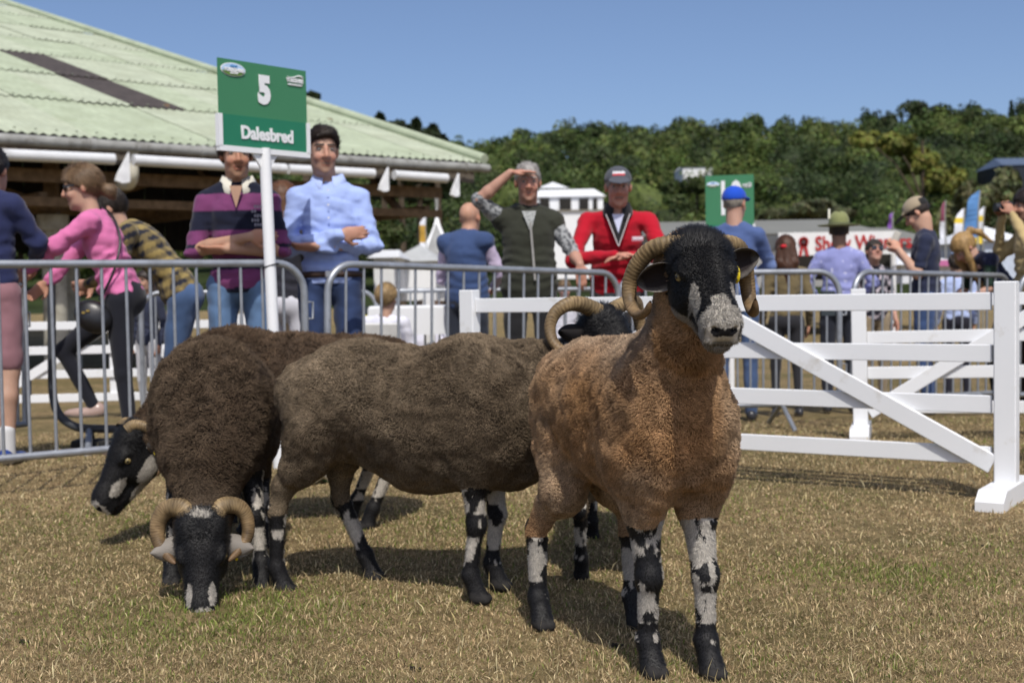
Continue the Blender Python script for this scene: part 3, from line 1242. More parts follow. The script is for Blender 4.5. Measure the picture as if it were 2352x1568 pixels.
def feather_flag(label, x, ytop, ybot, wpx, Y, lean, bands, wname):
    base = gp(x, Y)
    e = empty('feather_flag', base, 0, label, 'flag', 'feather flags along the showground')
    top = at(x + lean, ytop, Y) - base
    bot = at(x, ybot, Y) - base
    s = Y / FPX
    MB().tube(catmull([(0, 0, 0), bot, bot.lerp(top, .6) + Vector((-.02, 0, 0)), top], 14), .018, 6).build('pole', GUT, e)
    n = 10
    lo = 0
    for (frac, m) in bands:
        mb = MB()
        vs = []
        for k in range(n + 1):
            t = lo + (frac - lo) * k / n
            p = bot.lerp(top, t)
            w = wpx * s * (1 - max(0, (t - .72) / .28) ** 2 * .95)
            wav = .05 * math.sin(t * 7)
            for dy in (0, .012):
                vs.append(p + Vector((-w, dy + wav, 0)))
                vs.append(p + Vector((0, dy, 0)))
        fs = []
        for k in range(n):
            a, b = k * 4, k * 4 + 4
            fs += [(a, a + 1, b + 1, b), (a + 2, b + 2, b + 3, a + 3), (a, b, b + 2, a + 2), (a + 1, a + 3, b + 3, b + 1)]
        fs += [(0, 2, 3, 1), (n * 4, n * 4 + 1, n * 4 + 3, n * 4 + 2)]
        mb.add(vs, fs, False)
        mb.build('banner', m, e)
        lo = frac
    return e


FW, FY_, FB, FL = mat('flag_white', (.72, .74, .80), .7), mat('flag_yellow', (.70, .52, .05), .7), mat('flag_blue', (.10, .24, .50), .7), mat('flag_light_blue', (.32, .46, .75), .7)
feather_flag('tall plain blue feather flag between two yellow and white ones', 2246, 437, 545, 30, 27, 6, [(1, FB)], 'b')
feather_flag('white and yellow feather flag with light blue foot beside the tan cap', 2212, 478, 602, 24, 25, 4, [(.28, FL), (.46, FY_), (.72, FW), (.82, FY_), (1, FW)], 'w')
feather_flag('white and yellow feather flag above the blonde ponytail', 2258, 474, 560, 17, 28, 4, [(.35, FY_), (.6, FW), (.75, FY_), (1, FW)], 'w')
feather_flag('small purple feather flag in front of the dark trees', 2050, 487, 525, 10, 30, 2, [(1, mat('flag_purple', (.2, .08, .35)))], 'p')
feather_flag('small maroon feather flag right of the tan cap', 2172, 460, 548, 12, 30, 0, [(.45, FW), (1, mat('flag_maroon', (.22, .06, .10)))], 'm')
feather_flag('white banner flag with an orange stripe beside the pagoda tent', 979, 497, 565, 15, 38, 0, [(.12, FW), (.7, mat('flag_orange', (.55, .33, .06))), (1, FW)], 'o')
# ================================================================== steel crowd barriers
GALV = mat('galvanised_steel', (.36, .38, .41), .42, .5, metal=.55, var=.14, nscale=9, dirt=(.25, .26, .27), dscale=16)
PLATE = mat('dark_label_plate', (.035, .045, .05), .5, .4)
YEL = mat('yellow_label', (.62, .55, .04), .5, .3)
BL, BH = 2.30, 1.10
bar_me = None


def barrier(label, left, right, z=None, plate=True, n=18, tilt=0.0):
    """left/right: ground points of the two ends"""
    global bar_me
    left, right = Vector(left), Vector(right)
    mid = (left + right) / 2
    d = (right - left)
    L = d.length
    ang = math.atan2(d.y, d.x)
    e = empty('crowd_barrier', mid, ang, label, 'barrier', 'steel crowd barriers round the show ring')
    e.rotation_euler = (tilt, -math.atan2(d.z, math.hypot(d.x, d.y)), ang)
    h = L / 2
    r = .16
    pts = [(-h, 0, .17)]
    for k in range(9):
        a = math.pi - k * math.pi / 16
        pts.append((-h + r + r * math.cos(a), 0, BH - .02 - r + r * math.sin(a)))
    for k in range(9):
        a = math.pi / 2 - k * math.pi / 16
        pts.append((h - r + r * math.cos(a), 0, BH - .02 - r + r * math.sin(a)))
    pts.append((h, 0, .17))
    fr = MB()
    fr.tube(pts, .0205, 12)
    fr.build('frame', GALV, e)
    MB().tube([(-h, 0, .17), (h, 0, .17)], .0195, 12).build('bottom_rail', GALV, e)
    if bar_me is None:
        b = MB()
        b.tube([(0, 0, .17), (0, 0, BH - .02)], .0085, 8)
        bar_me = b.data('bar', GALV)
    for k in range(n):
        x = -h + L * (k + 1) / (n + 1)
        share('bar', bar_me, e, (x, 0, 0))
    for sx in (-1, 1):
        x = sx * (h - .42)
        f = MB()
        f.tube([(x - .02, -.30, .012), (x, 0, .175), (x + .02, .30, .012)], .016, 8)
        f.build('foot', GALV, e)
        if sx > 0:
            for zz in (.35, .78):
                MB().tube([(h, 0, zz), (h + .05, 0, zz), (h + .05, 0, zz + .09), (h + .02, 0, zz + .09)], .007, 6).build('hook', GALV, e)
    if plate:
        x = h - .085
        MB().box((x, -.004, .86), (.10, .012, .17)).build('label_plate', PLATE, e)
        y = MB()
        y.box((x - .02, -.014, .86), (.045, .006, .03))
        y.box((x + .025, -.014, .86), (.03, .006, .045))
        y.build('label_print', YEL, e)
    return e


def on_line(x, P, D):
    """ground point in picture column x on the plan line through P with direction D"""
    t = 0
    for _ in range(30):
        q = P + D * t
        xi = W2 / 2 + q.x / q.y * FPX
        t += (x - xi) * .0015
    return P + D * t


B1R = gp(708, 6.82)
dirb = Vector((math.cos(R(35.8)), math.sin(R(35.8)), 0))
B1L = B1R - dirb * 2.3
B1L.z = float(gz(B1L.y))
barrier('steel crowd barrier at the left edge in front of the pink blouse', B1L, B1R, plate=False)
B2L, B2R = gp(752, 6.98), gp(1418, 8.45)
barrier('steel crowd barrier under the arm of the man shading his eyes', B2L, B2R)
B3L, B3R = gp(1424, 8.5), gp(1928, 8.75)
barrier('steel crowd barrier behind the black-faced head of the tan sheep', B3L, B3R, n=16)
B4L, B4R = gp(1958, 8.8), gp(2318, 9.9)
barrier('steel crowd barrier in front of the navy t-shirt', B4L, B4R, n=17)
barrier('steel crowd barrier cut by the right picture edge', gp(2338, 9.4), gp(2950, 10.2), n=17)
barrier('steel crowd barrier in the second row behind the blue-shirted man', gp(880, 10.8), gp(1420, 11.3), n=16)
barrier('steel crowd barrier in the second row beside the seated group', gp(330, 10.3), gp(870, 10.7), n=16)
barrier('steel crowd barrier leaning away at the left edge behind the first', gp(-330, 6.6), gp(60, 7.9), plate=False)

# dark tubular stand behind the woman's knee
e = empty('tubular_stand', gp(150, 7.9), 0, 'dark bent steel tube stand below the handbag of the woman in pink', 'stand')
o = Vector(e.location)
P = [at(118, 640, 7.9), at(119, 780, 7.9), at(121, 900, 7.9), at(135, 950, 7.85), at(170, 978, 7.8), at(215, 984, 7.8), at(330, 985, 7.9)]
MB().tube([p - o for p in catmull(P, 30)], .026, 10).build('tube', mat('dark_grey_steel', (.05, .055, .065), .5, .4), e)
e2 = at(205, 985, 7.8) - o
MB().tube([e2, e2 + Vector((.16, -.55, -.27 + 0.02))], .022, 8).build('stay', GALV, e)
MB().tube([e2, Vector((e2.x - .1, e2.y + .35, 0.02))], .022, 8).build('stay', mat('dark_grey_steel', (.05, .055, .065)), e)
MB().box(Vector((e2.x - .02, e2.y + .2, .03)), (.3, .14, .05), bev=.012).build('foot_block', mat('black_rubber', (.03, .03, .03), .8), e)

# ================================================================== white wooden hurdles
WPAINT = mat('white_gloss_paint', (.78, .79, .80), .4, .4, var=.02, nscale=3, dirt=(.50, .46, .38), dscale=5, dlo=.60, dhi=.80, bump=.12, bscale=30)


def hurdle(label, a, b, diag='both', feet=True, hgt=.92, rails=(.835, .62, .405, .19)):
    a, b = Vector(a), Vector(b)
    mid = (a + b) / 2
    d = b - a
    L = d.length
    ang = math.atan2(d.y, d.x)
    e = empty('hurdle', mid, ang, label, 'hurdle', 'white wooden hurdles of the show ring')
    e.rotation_euler = (0, -math.atan2(d.z, math.hypot(d.x, d.y)), ang)
    h = L / 2
    for s in (-1, 1):
        MB().box((s * h, 0, .05 + (hgt - .05) / 2), (.088, .07, hgt - .05), bev=.004).build('post', WPAINT, e)
        if feet:
            f = MB()
            M = Matrix.Identity(4)
            f.prism([(-.30, 0), (.30, 0), (.30, .045), (.24, .085), (-.24, .085), (-.30, .045)], .11, Matrix(((0, 0, 1, s * h - .055), (1, 0, 0, 0), (0, 1, 0, 0), (0, 0, 0, 1))))
            f.build('foot', WPAINT, e)
    rng_ = np.random.default_rng(int(abs(L * 1000)))
    for z in rails:
        j = rng_.uniform(-.004, .004, 2)
        MB().beam((-h + .046, 0, z + j[0]), (h - .058, 0, z + j[1]), .022, .074, bev=.003).build('rail', WPAINT, e)
    if diag in ('both', 'right'):
        MB().beam((.06, -.023, rails[0] - .02), (h - .05, -.023, rails[-1] - .03), .021, .080, bev=.003).build('diagonal', WPAINT, e)
    if diag in ('both', 'left'):
        MB().beam((-.06, -.023, rails[0] - .02), (-h + .05, -.023, rails[-1] - .03), .021, .080, bev=.003).build('diagonal', WPAINT, e)
    MB().box((0, .024, (rails[0] + rails[-1]) / 2), (.085, .02, rails[0] - rails[-1] + .07), bev=.003).build('middle_stay', WPAINT, e)
    return e


hurdle('white wooden hurdle running behind the tan sheep to the right edge', gp(1085, 6.74), gp(2312, 5.22))
hurdle('white wooden hurdle standing behind, its foot seen through the first', gp(1978, 7.75), gp(2960, 7.05))
hurdle('white wooden hurdle leading out at the right picture edge', gp(2400, 6.3), gp(3300, 5.6), feet=True)
hurdle('white wooden hurdle far back behind the woman in pink', gp(-40, 11.2), gp(560, 11.6))

# ================================================================== signs
SGN = mat('sign_green', (.055, .215, .105), .45, .35, var=.03, nscale=2)
SGN2 = mat('sign_green_dark', (.022, .19, .105), .45, .35, var=.03, nscale=2)
SW = mat('sign_white', (.80, .81, .82), .45, .35, var=.02)
LBLUE = mat('logo_sky', (.45, .62, .85), .5)
LGREEN = mat('logo_field', (.16, .30, .05), .5)


def ellipse_part(name, p, xd, rx, rz, m, parent, off=.003, cutz=None):
    n = Vector((xd.y, -xd.x, 0))
    pts = []
    for k in range(28):
        a = 2 * math.pi * k / 28
        zz = math.sin(a)
        if cutz is not None:
            zz = min(zz, cutz - .12 * math.cos(a * 1.0) ** 2)
        pts.append(p + xd * (rx * math.cos(a)) + Vector((0, 0, rz * zz)) + n * off)
    mb = MB()
    back = [q - n * .002 for q in pts]
    k = len(pts)
    mb.add(pts + back, [tuple(range(k)), tuple(range(k, 2 * k))[::-1]] + [(i, k + i, k + (i + 1) % k, (i + 1) % k) for i in range(k)])
    return mb.build(name, m, parent)


def class_sign(label, number, breed, base, top_c, xd, w, hh, pole_r, num=.42):
    """top_c: centre of the sign panel (world), xd: unit vector along the panel"""
    e = empty('class_sign', base, 0, label, 'sign', 'green class signs on white poles')
    o = Vector(base)
    c = Vector(top_c) - o
    n = Vector((xd.y, -xd.x, 0))
    zb = c.z - hh / 2
    M3 = Matrix((xd, -n, Vector((0, 0, 1)))).transposed()
    bot = Vector((c.x, c.y, zb))
    MB().tube([(0, 0, -.02), bot - n * .0 + Vector((0, 0, -.02)), bot + Vector((0, 0, .01)) - n * -.0], [pole_r * 1.05, pole_r, pole_r * .95], 20).build('pole', SW, e)
    split = hh * .37
    MB().box(c + Vector((0, 0, split / 2)), (w, .008, hh - split), M3).build('number_panel', SGN, e)
    MB().box(c + Vector((0, 0, -hh / 2 + split / 2)) + n * .006, (w * .97, .006, split), M3).build('name_panel', SGN2, e)
    fr = MB()
    fr.box(c + Vector((0, 0, -hh / 2 - .008)), (w * 1.03, .03, .028), M3)
    for s in (-1, 1):
        fr.box(c + xd * (s * w * .5) + Vector((0, 0, -hh / 2 + split / 2)), (.024, .030, split), M3)
    fr.build('channel', SW, e)
    br = MB()
    Mx = Matrix((xd, Vector((0, 0, 1)), n)).transposed().to_4x4()
    Mx.translation = bot + Vector((0, 0, -.02)) - n * .01
    br.prism([(-.085, 0), (.085, 0), (.0, -.11)], .012, Mx)
    br.build('bracket', SW, e)
    f = n * .008
    text('number', number, c + Vector((0, 0, split / 2 + .0)) - xd * .0 + f, xd, hh * num, SW, e, .012, sx=.85 if num < .5 else .55)
    if breed:
      text('breed_name', breed, c + Vector((0, 0, -hh / 2 + split * .47)) + xd * w * .02 + n * .0115, xd, hh * .205, SW, e, .0035, sx=.92)
    hf, hh0 = hh, hh
    hs = min(hh, w * .70)
    lp = c - xd * w * .34 + Vector((0, 0, hh * .385))
    ellipse_part('logo_plate', lp, xd, w * .135, hs * .085, SW, e, .006)
    ellipse_part('logo_sky', lp, xd, w * .125, hs * .075, LBLUE, e, .0085)
    ellipse_part('logo_field', lp, xd, w * .125, hs * .075, LGREEN, e, .011, cutz=-.2)
    text('logo_word', 'YORKSHIRE', lp + n * .0125 + Vector((0, 0, -.003)), xd, hs * .062, SW, e, .0012, sx=.95)
    text('logo_word', 'GREAT', lp + n * .0125 + Vector((0, 0, hs * .04)), xd, hs * .035, mat('logo_blue_word', (.1, .3, .6)), e, .0005)
    text('logo_word', 'SHOW', lp + n * .0125 + Vector((0, 0, -hs * .045)), xd, hs * .04, SW, e, .0005)
    rp_ = c + xd * w * .36 + Vector((0, 0, hh * .36))
    text('society_word', 'YORKSHIRE', rp_ + f, xd, hs * .072, SW, e, .0012, sx=.75)
    text('society_word', 'AGRICULTURAL SOCIETY', rp_ + f + Vector((0, 0, -hs * .055)), xd, hs * .028, SW, e, .0005, sx=.75)
    lf = MB()
    lf.tube([rp_ + n * .009 + xd * t * w * .09 + Vector((0, 0, hs * (.05 + .018 * math.sin(t * 3)))) for t in np.linspace(-1, 1.1, 9)], [.002, .003, .004, .004, .003, .003, .005, .006, .002], 6)
    lf.build('society_mark', SW, e)
    return e


sb = on_line(625, B1R, dirb) + Vector((.03, -.05, 0))
sb.z = 0
sc_ = at(606, 247, sb.y)
sx5 = Vector((math.cos(R(50)), math.sin(R(50)), 0))
class_sign('green class sign with number 5 and Dalesbred on a white pole', '5', 'Dalesbred', sb, sc_, sx5, .58, .445, .030)
tie = empty('cable_tie', sb + Vector((0, 0, 1.06)), 0, 'black cable tie holding the white sign pole to the barrier', 'cable tie')
pt = sb.lerp(Vector((sc_.x, sc_.y, sc_.z - .24)), 1.065 / (sc_.z - .24))
lp = []
for k in range(20):
    a = 2 * math.pi * k / 20
    lp.append(pt + Vector((math.cos(a) * .042, math.sin(a) * .040 + .01, .012 * math.cos(a))) - Vector(tie.location))
MB().tube(lp, .004, 6, closed=True).build('strap', mat('black_nylon', (.02, .02, .02), .5), tie)
s10 = at(1676, 472, 13.0)
b10 = Vector((s10.x, 13.0, float(gz(13.0))))
class_sign('green class sign with number 10 behind the blue cap', '10', '', b10, s10 + Vector((0, 0, -.09)), Vector((math.cos(R(-14)), math.sin(R(-14)), 0)), .49, .80, .031, num=.6)

# ================================================================== small things lying about
e = empty('feed_sack', gp(728, 6.05), .3, 'crumpled white sack lying under the belly of the middle sheep', 'sack')
F = Field((-.2, -.15, -.02), (.2, .15, .2), .012)
F.ell((-.06, 0, .05), (.10, .09, .05), k=.02).ell((.03, .02, .10), (.085, .07, .055), k=.02).ell((.07, -.02, .05), (.05, .06, .04), k=.02).ell((-.10, .03, .03), (.07, .07, .03), k=.02)
F.rough(.012, 22, 4)
V, Q, T = F.mesh()
np_mesh('bag', V, Q, mat('white_woven_sack', (.68, .66, .60), .8, .15, bump=.3, bscale=90), e)
e = empty('feed_bag', gp(772, 6.1), .1, 'green and blue printed feed bag beside the white sack', 'bag')
F = Field((-.15, -.1, -.02), (.15, .1, .22), .012)
F.ell((0, 0, .07), (.10, .06, .08), k=.02).ell((.02, .02, .13), (.07, .05, .05), k=.02)
F.rough(.01, 25, 5)
V, Q, T = F.mesh()
z = V[:, 2]
c = np.where((z < .035)[:, None], (.25, .55, .3), np.where((z < .075)[:, None], (.10, .19, .34), (.13, .48, .18)))
np_mesh('bag', V, Q, mat_vc('printed_bag', .4, .4), e, col=c)
dg = mat('dark_dropping', (.03, .024, .016), .9)
for k, (x, Y) in enumerate([(1415, 3.22), (950, 3.05), (55, 3.35), (2262, 4.35)]):
    p = gp(x, Y)
    o_ = MB()
    for q in range(7):
        a = q * 2.4
        c_ = Vector((math.cos(a) * .014 * (q % 3), math.sin(a) * .012 * (q % 3), .008 + .006 * (q % 2)))
        bm = bmesh.new(); bmesh.ops.create_icosphere(bm, subdivisions=1, radius=.0075)
        o_.add([v.co + c_ for v in bm.verts], [tuple(v.index for v in f.verts) for f in bm.faces], True); bm.free()
    d_ = o_.build('dropping_heap', dg)
    d_.location = p
    d_.scale = (.65, .65, .5)
    tag(d_, ['dark dropping heap between the tan sheep feet', 'small dark dropping heap below the middle sheep', 'dark dropping heap at the left edge of the turf', 'dark dropping heap on the turf under the hurdle foot'][k], 'dropping', 'droppings on the turf')
# ================================================================== sheep
EYE = None


def eye_mesh():
    """yellow eye with a level dark pupil, looking along +x"""
    global EYE
    if EYE:
        return EYE
    n, mseg = 14, 18
    V, Fc, C = [], [], []
    for i in range(n + 1):
        th = math.pi * i / n
        for j in range(mseg):
            ph = 2 * math.pi * j / mseg
            p = (math.cos(th), math.sin(th) * math.cos(ph), math.sin(th) * math.sin(ph))
            V.append(p)
            r_ = math.hypot(p[1], p[2])
            if p[0] > 0 and (p[1] / .48) ** 2 + (p[2] / .22) ** 2 < 1:
                c = (.012, .012, .015)
            elif p[0] > 0 and r_ < .86:
                c = (.26, .20, .085)
            else:
                c = (.03, .025, .02)
            C.append(c)
    for i in range(n):
        for j in range(mseg):
            a, b = i * mseg + j, i * mseg + (j + 1) % mseg
            Fc.append((a, b, b + mseg, a + mseg))
    o = np_mesh('eye', np.array(V), np.array(Fc), mat_vc('eye_gloss', .08, .6), col=np.array(C))
    EYE = o.data
    bpy.data.objects.remove(o)
    return EYE


HAIR_WOOL = mat_hair('wool_strands', .85, .08, .8)
HAIR_SHORT = mat_hair('short_coat_strands', .45, .35, .7)
SKIN_VC = mat_vc('sheep_coat', .8, .15, bump=.5, bscale=220, bdist=.003)
HORN = mat_vc('horn', .55, .35, bump=.25, bscale=90, bdist=.0015)


def horn(parent, pts, r0, name='horn', seed=0, n=200, rings=40):
    C = catmull(pts, n)
    g = np.random.default_rng(seed)
    seg = 14
    V, col = [], []
    nrm = None
    L = 0
    ring_phase = np.cumsum(g.uniform(.75, 1.25, n))
    ring_phase = ring_phase / ring_phase[-1] * rings
    for i, p in enumerate(C):
        t = i / (n - 1)
        tg = (C[min(i + 1, n - 1)] - C[max(i - 1, 0)]).normalized()
        if nrm is None:
            nrm = tg.orthogonal().normalized()
        nrm = (nrm - tg * nrm.dot(tg)).normalized()
        bn = tg.cross(nrm)
        base = r0 * (1 - t) ** .42 * (1.0 - .10 * t) if t < .999 else .001
        base = max(base, .0025)
        amp = .0013 * max(0, 1 - t * 1.15)
        for k in range(seg):
            a = 2 * math.pi * k / seg
            wob = .55 * math.sin(a * 2 + 1 + i * .03) + .4 * math.sin(a * 3 + i * .07)
            ph = (ring_phase[i] + wob * .5) % 1.0
            saw = (1 - abs(ph * 2 - 1)) ** 1.6
            rough_ = .35 + .65 * abs(math.sin(i * .23 + a * 1.7) * math.cos(i * .071 - a))
            rr = base + amp * (saw - .4) * (.5 + rough_)
            ee = 1.0 + .14 * math.cos(2 * a)
            V.append(p + (nrm * math.cos(a) * ee + bn * math.sin(a)) * rr)
            lo, hi = np.array((.095, .060, .028)), np.array((.35, .25, .125))
            tipc = np.array((.15, .085, .045))
            c = lo + (hi - lo) * (1 - (1 - saw) * rough_)
            c = c * (1 - t) ** .5 + tipc * (1 - (1 - t) ** .5)
            c = c * (.72 + .45 * g.random()) * (.85 + .3 * math.sin(i * .11 + a) * math.sin(i * .037))
            col.append(c)
    Fc = [(i * seg + k, i * seg + (k + 1) % seg, (i + 1) * seg + (k + 1) % seg, (i + 1) * seg + k) for i in range(n - 1) for k in range(seg)]
    return np_mesh(name, np.array([v[:] for v in V]), np.array(Fc), HORN, parent, col=np.array(col))


def ear_mesh(parent, M, L, Wd, side, white=0.0, tagged=False, inner=(.022, .017, .017)):
    """cupped ear: local x runs to the tip, z is the upper (outer) face"""
    n, k = 16, 12
    V, C, Fc = [], [], []
    g = np.random.default_rng(int(L * 9999) + (7 if side > 0 else 3))
    for layer in (0, 1):
        for i in range(n + 1):
            t = i / n
            w = Wd * (math.sin(math.pi * min(1, t * .9 + .10)) ** .6) * (1 - .15 * t)
            if t > .97:
                w *= .5
            for j in range(k + 1):
                s = j / k * 2 - 1
                cup = .42 * Wd * (s * s) * (1 - .35 * t) - .10 * L * t * t
                z = -cup + (.006 * (1 - abs(s) ** 3) if layer == 0 else -.003)
                V.append(M @ Vector((t * L, s * w * .62, z)))
                rim = max(0, (abs(s) - .72) / .28) + max(0, (t - .82) / .18)
                dark = np.array((.018, .016, .016))
                c = dark if layer == 0 else np.array(inner)
                if layer == 0:
                    c = c * (1 - white) + np.array((.42, .38, .33)) * white
                else:
                    c = c * (1 - min(1, rim) * .6) + np.array((.34, .31, .27)) * min(1, rim) * .6 * (.5 + .5 * g.random())
                C.append(c)
    m = (n + 1) * (k + 1)
    for layer in (0, 1):
        for i in range(n):
            for j in range(k):
                a = layer * m + i * (k + 1) + j
                q = (a, a + 1, a + k + 2, a + k + 1)
                Fc.append(q if layer else q[::-1])
    for i in range(n):
        for j in (0, k):
            a, b = i * (k + 1) + j, (i + 1) * (k + 1) + j
            Fc.append((a, b, m + b, m + a))
    for j in range(k):
        for i in (0, n):
            a = i * (k + 1) + j
            Fc.append((a, a + 1, m + a + 1, m + a))
    V = np.array([v[:] for v in V])
    o = np_mesh('ear', V, np.array(Fc), SKIN_VC, parent, col=np.array(C))
    # fringe of short hair
    Nf = V - np.array((M @ Vector((L * .5, 0, -.0)))[:])
    return o


def sheep(label, loc, heading, feet, poll, nose, wool_a, wool_b, scale=1.0, h=.006, nfleece=90000, nshort=30000, flen=(.012, .02),
          head_roll=0.0, horn_pts=None, horn_r=.021, ear_pose=None, white_legs=.5, face='a', seed=1, ear_white=(0, 0), tag_ears=(0,), back_grey=0.0,
          neck_thick=1.0, belly_pale=.5, body=None, rear_wool=None, frad=.0011, head_size=None, horn_world=None, horn_side=-1, neck_black=0.0, lock=.75, nape_off=None, thigh=1.0, hock=.085):
    loc = Vector(loc) - Vector((0, 0, .008))
    """heading: angle of the forward direction; feet: four (forward, left) offsets FL FR HL HR; poll/nose: world points"""
    loc = Vector(loc)
    e = empty('sheep', loc, heading, label, 'sheep', 'horned black-faced sheep in the show ring')
    ca, sa = math.cos(heading), math.sin(heading)

    def L(p):
        d = Vector(p) - loc
        return np.array((d.x * ca + d.y * sa, -d.x * sa + d.y * ca, d.z))
    pl, ns = L(poll), L(nose)
    s = scale
    B = dict(rump=(-.29, .575), mid=(-.04, .55), chest=(.235, .565), bris=(.33, .46), w=1.0, dep=1.0, ln=1.0, back=(.625, .655), hx=None, hrx=.145, rrx=.215, mrx=.30, hipx=-.31, stfx=-.22, hz=(.47, .19))
    B.update(body or {})
    Fd = Field((-.66 * s, -.34 * s, -.02), (max(.62 * s, pl[0] + .12, ns[0] + .1), .34 * s, max(.9 * s, pl[2] + .16)), h)
    lo_y = min(pl[1], ns[1]) - .14
    hi_y = max(pl[1], ns[1]) + .14
    Fd = Field((-.66 * s, min(-.32 * s, lo_y), -.02), (max(.62 * s, pl[0] + .16, ns[0] + .1), max(.32 * s, hi_y), max(.9 * s, pl[2] + .16)), h)
    WOOL, LEG, HEAD, HOOF, NECKF = 0, 1, 2, 3, 4
    w, dp, ln = B['w'], B['dep'], B['ln']
    S = lambda *a: tuple(q * s for q in a)
    Fd.ell(S(B['mid'][0] * ln, 0, B['mid'][1]), S(B['mrx'] * ln, .215 * w, .215 * dp), k=.06, t=WOOL)
    Fd.ell(S(B['rump'][0] * ln, 0, B['rump'][1]), S(B['rrx'] * ln, .195 * w, .18 * dp), k=.08, t=WOOL)
    Fd.ell(S(B['chest'][0] * ln, 0, B['chest'][1]), S(.20 * ln, .185 * w, .20 * dp), k=.08, t=WOOL)
    Fd.ell(S(B['bris'][0] * ln, 0, B['bris'][1]), S(.12 * ln, .125 * w, .13 * dp), k=.08, t=WOOL)
    Fd.cone(S(-.38 * ln, 0, B['back'][0]), S(.22 * ln, 0, B['back'][1]), .10 * s * w, .10 * s * w, k=.09, t=WOOL)       # level back
    for sy in (-1, 1):
        Fd.ell(S((B['hx'] or B['rump'][0] - .045) * ln, sy * .10 * w, B['hz'][0] + .06 * (1 - thigh)), S(B['hrx'] * ln, .092 * w * thigh, B['hz'][1] - .06 * (1 - thigh)), k=.06, t=WOOL)
        Fd.ell(S((B['chest'][0] + .03) * ln, sy * .12 * w, .52), S(.12, .07 * w, .15), k=.06, t=WOOL)
    # legs
    for i, (fx, fy) in enumerate(feet):
        sy = 1 if i % 2 == 0 else -1
        front = i < 2
        if front:
            sh = np.array((.245 * ln, .105 * sy * w, .50)) * s
            el = np.array((.225 * ln * s * .6 + fx * .4, (.105 * w * sy * s) * .6 + fy * .4, .39 * s))
            kn = np.array((el[0] * .45 + fx * .55 + .012, el[1] * .45 + fy * .55, .235 * s))
            fe = np.array((fx - .005, fy, .085 * s))
            ho = np.array((fx + .02, fy, .022 * s))
            Fd.cone(sh, el, .068 * s, .040 * s, k=.05, t=WOOL)
            Fd.cone(el, kn, .036 * s, .025 * s, k=.03, t=LEG)
            Fd.ell(kn + np.array((.004, 0, 0)), S(.027, .027, .036), k=.012, t=LEG)
            Fd.cone(kn, fe, .0225 * s, .019 * s, k=.015, t=LEG)
        else:
            hp = np.array((B['hipx'] * ln, .11 * w * sy, .49)) * s
            stf = np.array((B['stfx'] * ln * s * .7 + fx * .3, .115 * w * sy * s * .7 + fy * .3, .385 * s))
            hk = np.array((max(fx - hock * s, -.415 * s), fy * .9 + .1 * sy * s * .1, .255 * s))
            fe = np.array((fx - .012, fy, .085 * s))
            ho = np.array((fx + .014, fy, .022 * s))
            Fd.cone(hp, stf, .112 * s * w * thigh, .066 * s * thigh, k=.05, t=WOOL)
            mid_ = (stf + hk) / 2 + np.array((-.012, 0, .012))
            Fd.cone(stf, mid_, .060 * s * thigh, .038 * s * thigh ** .5, k=.03, t=WOOL)
            Fd.cone(mid_, hk, .040 * s * thigh ** .5, .027 * s, k=.02, t=WOOL)
            Fd.ell(hk + np.array((-.012, 0, .01)), S(.025, .021, .032), k=.015, t=LEG)
            Fd.cone(hk, fe, .0245 * s, .019 * s, k=.015, t=LEG)
        Fd.ell(fe, S(.0235, .0235, .026), k=.012, t=LEG)
        Fd.cone(fe, ho, .022 * s, .027 * s, k=.012, t=LEG)
        Fd.cone(ho + np.array((-.006, .008, 0)), ho + np.array((.024, .012, -.006)), .021 * s, .015 * s, k=.008, t=HOOF)
        Fd.cone(ho + np.array((-.006, -.008, 0)), ho + np.array((.024, -.012, -.006)), .021 * s, .015 * s, k=.008, t=HOOF)
    # tail
    tx = (B['rump'][0] - B['rrx'] * .80) * ln
    Fd.cone(S(tx, 0, .62), S(tx - .02, 0, .47), .05 * s, .03 * s, k=.03, t=WOOL)
    # head frame
    fx_ = ns - pl
    hl = np.linalg.norm(fx_)
    X = fx_ / hl
    up0 = np.array((0, 0, 1.0))
    Z = up0 - X * (X @ up0)
    Z /= np.linalg.norm(Z)
    Yv = np.cross(Z, X)
    if head_roll:
        c_, s_ = math.cos(head_roll), math.sin(head_roll)
        Z, Yv = Z * c_ + Yv * s_, Yv * c_ - Z * s_
    Hm = np.stack([X, Yv, Z], 1)
    q = head_size or hl / .25

    def Hp(x, y, z):
        return pl + Hm @ (np.array((x, y, z)) * q)
    # neck
    nb = np.array(S(.21 * ln, 0, .62))
    nape = Hp(-.040, 0, -.055)
    if nape_off:
        nape = pl + np.array(nape_off)
    mid_ = (nb + nape) / 2 + np.array((.035, 0, .0)) * s
    nt = neck_thick
    Fd.cone(nb, mid_, .165 * s * nt, .115 * s * nt, k=.07, t=WOOL)
    Fd.cone(mid_, nape, .115 * s * nt, .076 * q, k=.05, t=WOOL)
    if neck_black:
        Fd.cone(nape * .7 + Hp(0, 0, -.03) * .3, Hp(0, 0, -.03), .072 * q, .066 * q, k=.03, t=HEAD)
    # head
    Fd.ell(Hp(.035, 0, -.03), np.array((.085, .066, .066)) * q, Hm, k=.018, t=HEAD)
    Fd.ell(Hp(.0, 0, .004), np.array((.06, .066, .042)) * q, Hm, k=.02, t=HEAD)
    Fd.cone(Hp(.06, 0, -.028), Hp(.205, 0, -.052), .058 * q, .037 * q, k=.02, t=HEAD)
    Fd.ell(Hp(.20, 0, -.050), np.array((.045, .039, .038)) * q, Hm, k=.02, t=HEAD)
    Fd.ell(Hp(.228, 0, -.060), np.array((.030, .039, .033)) * q, Hm, k=.015, t=HEAD)
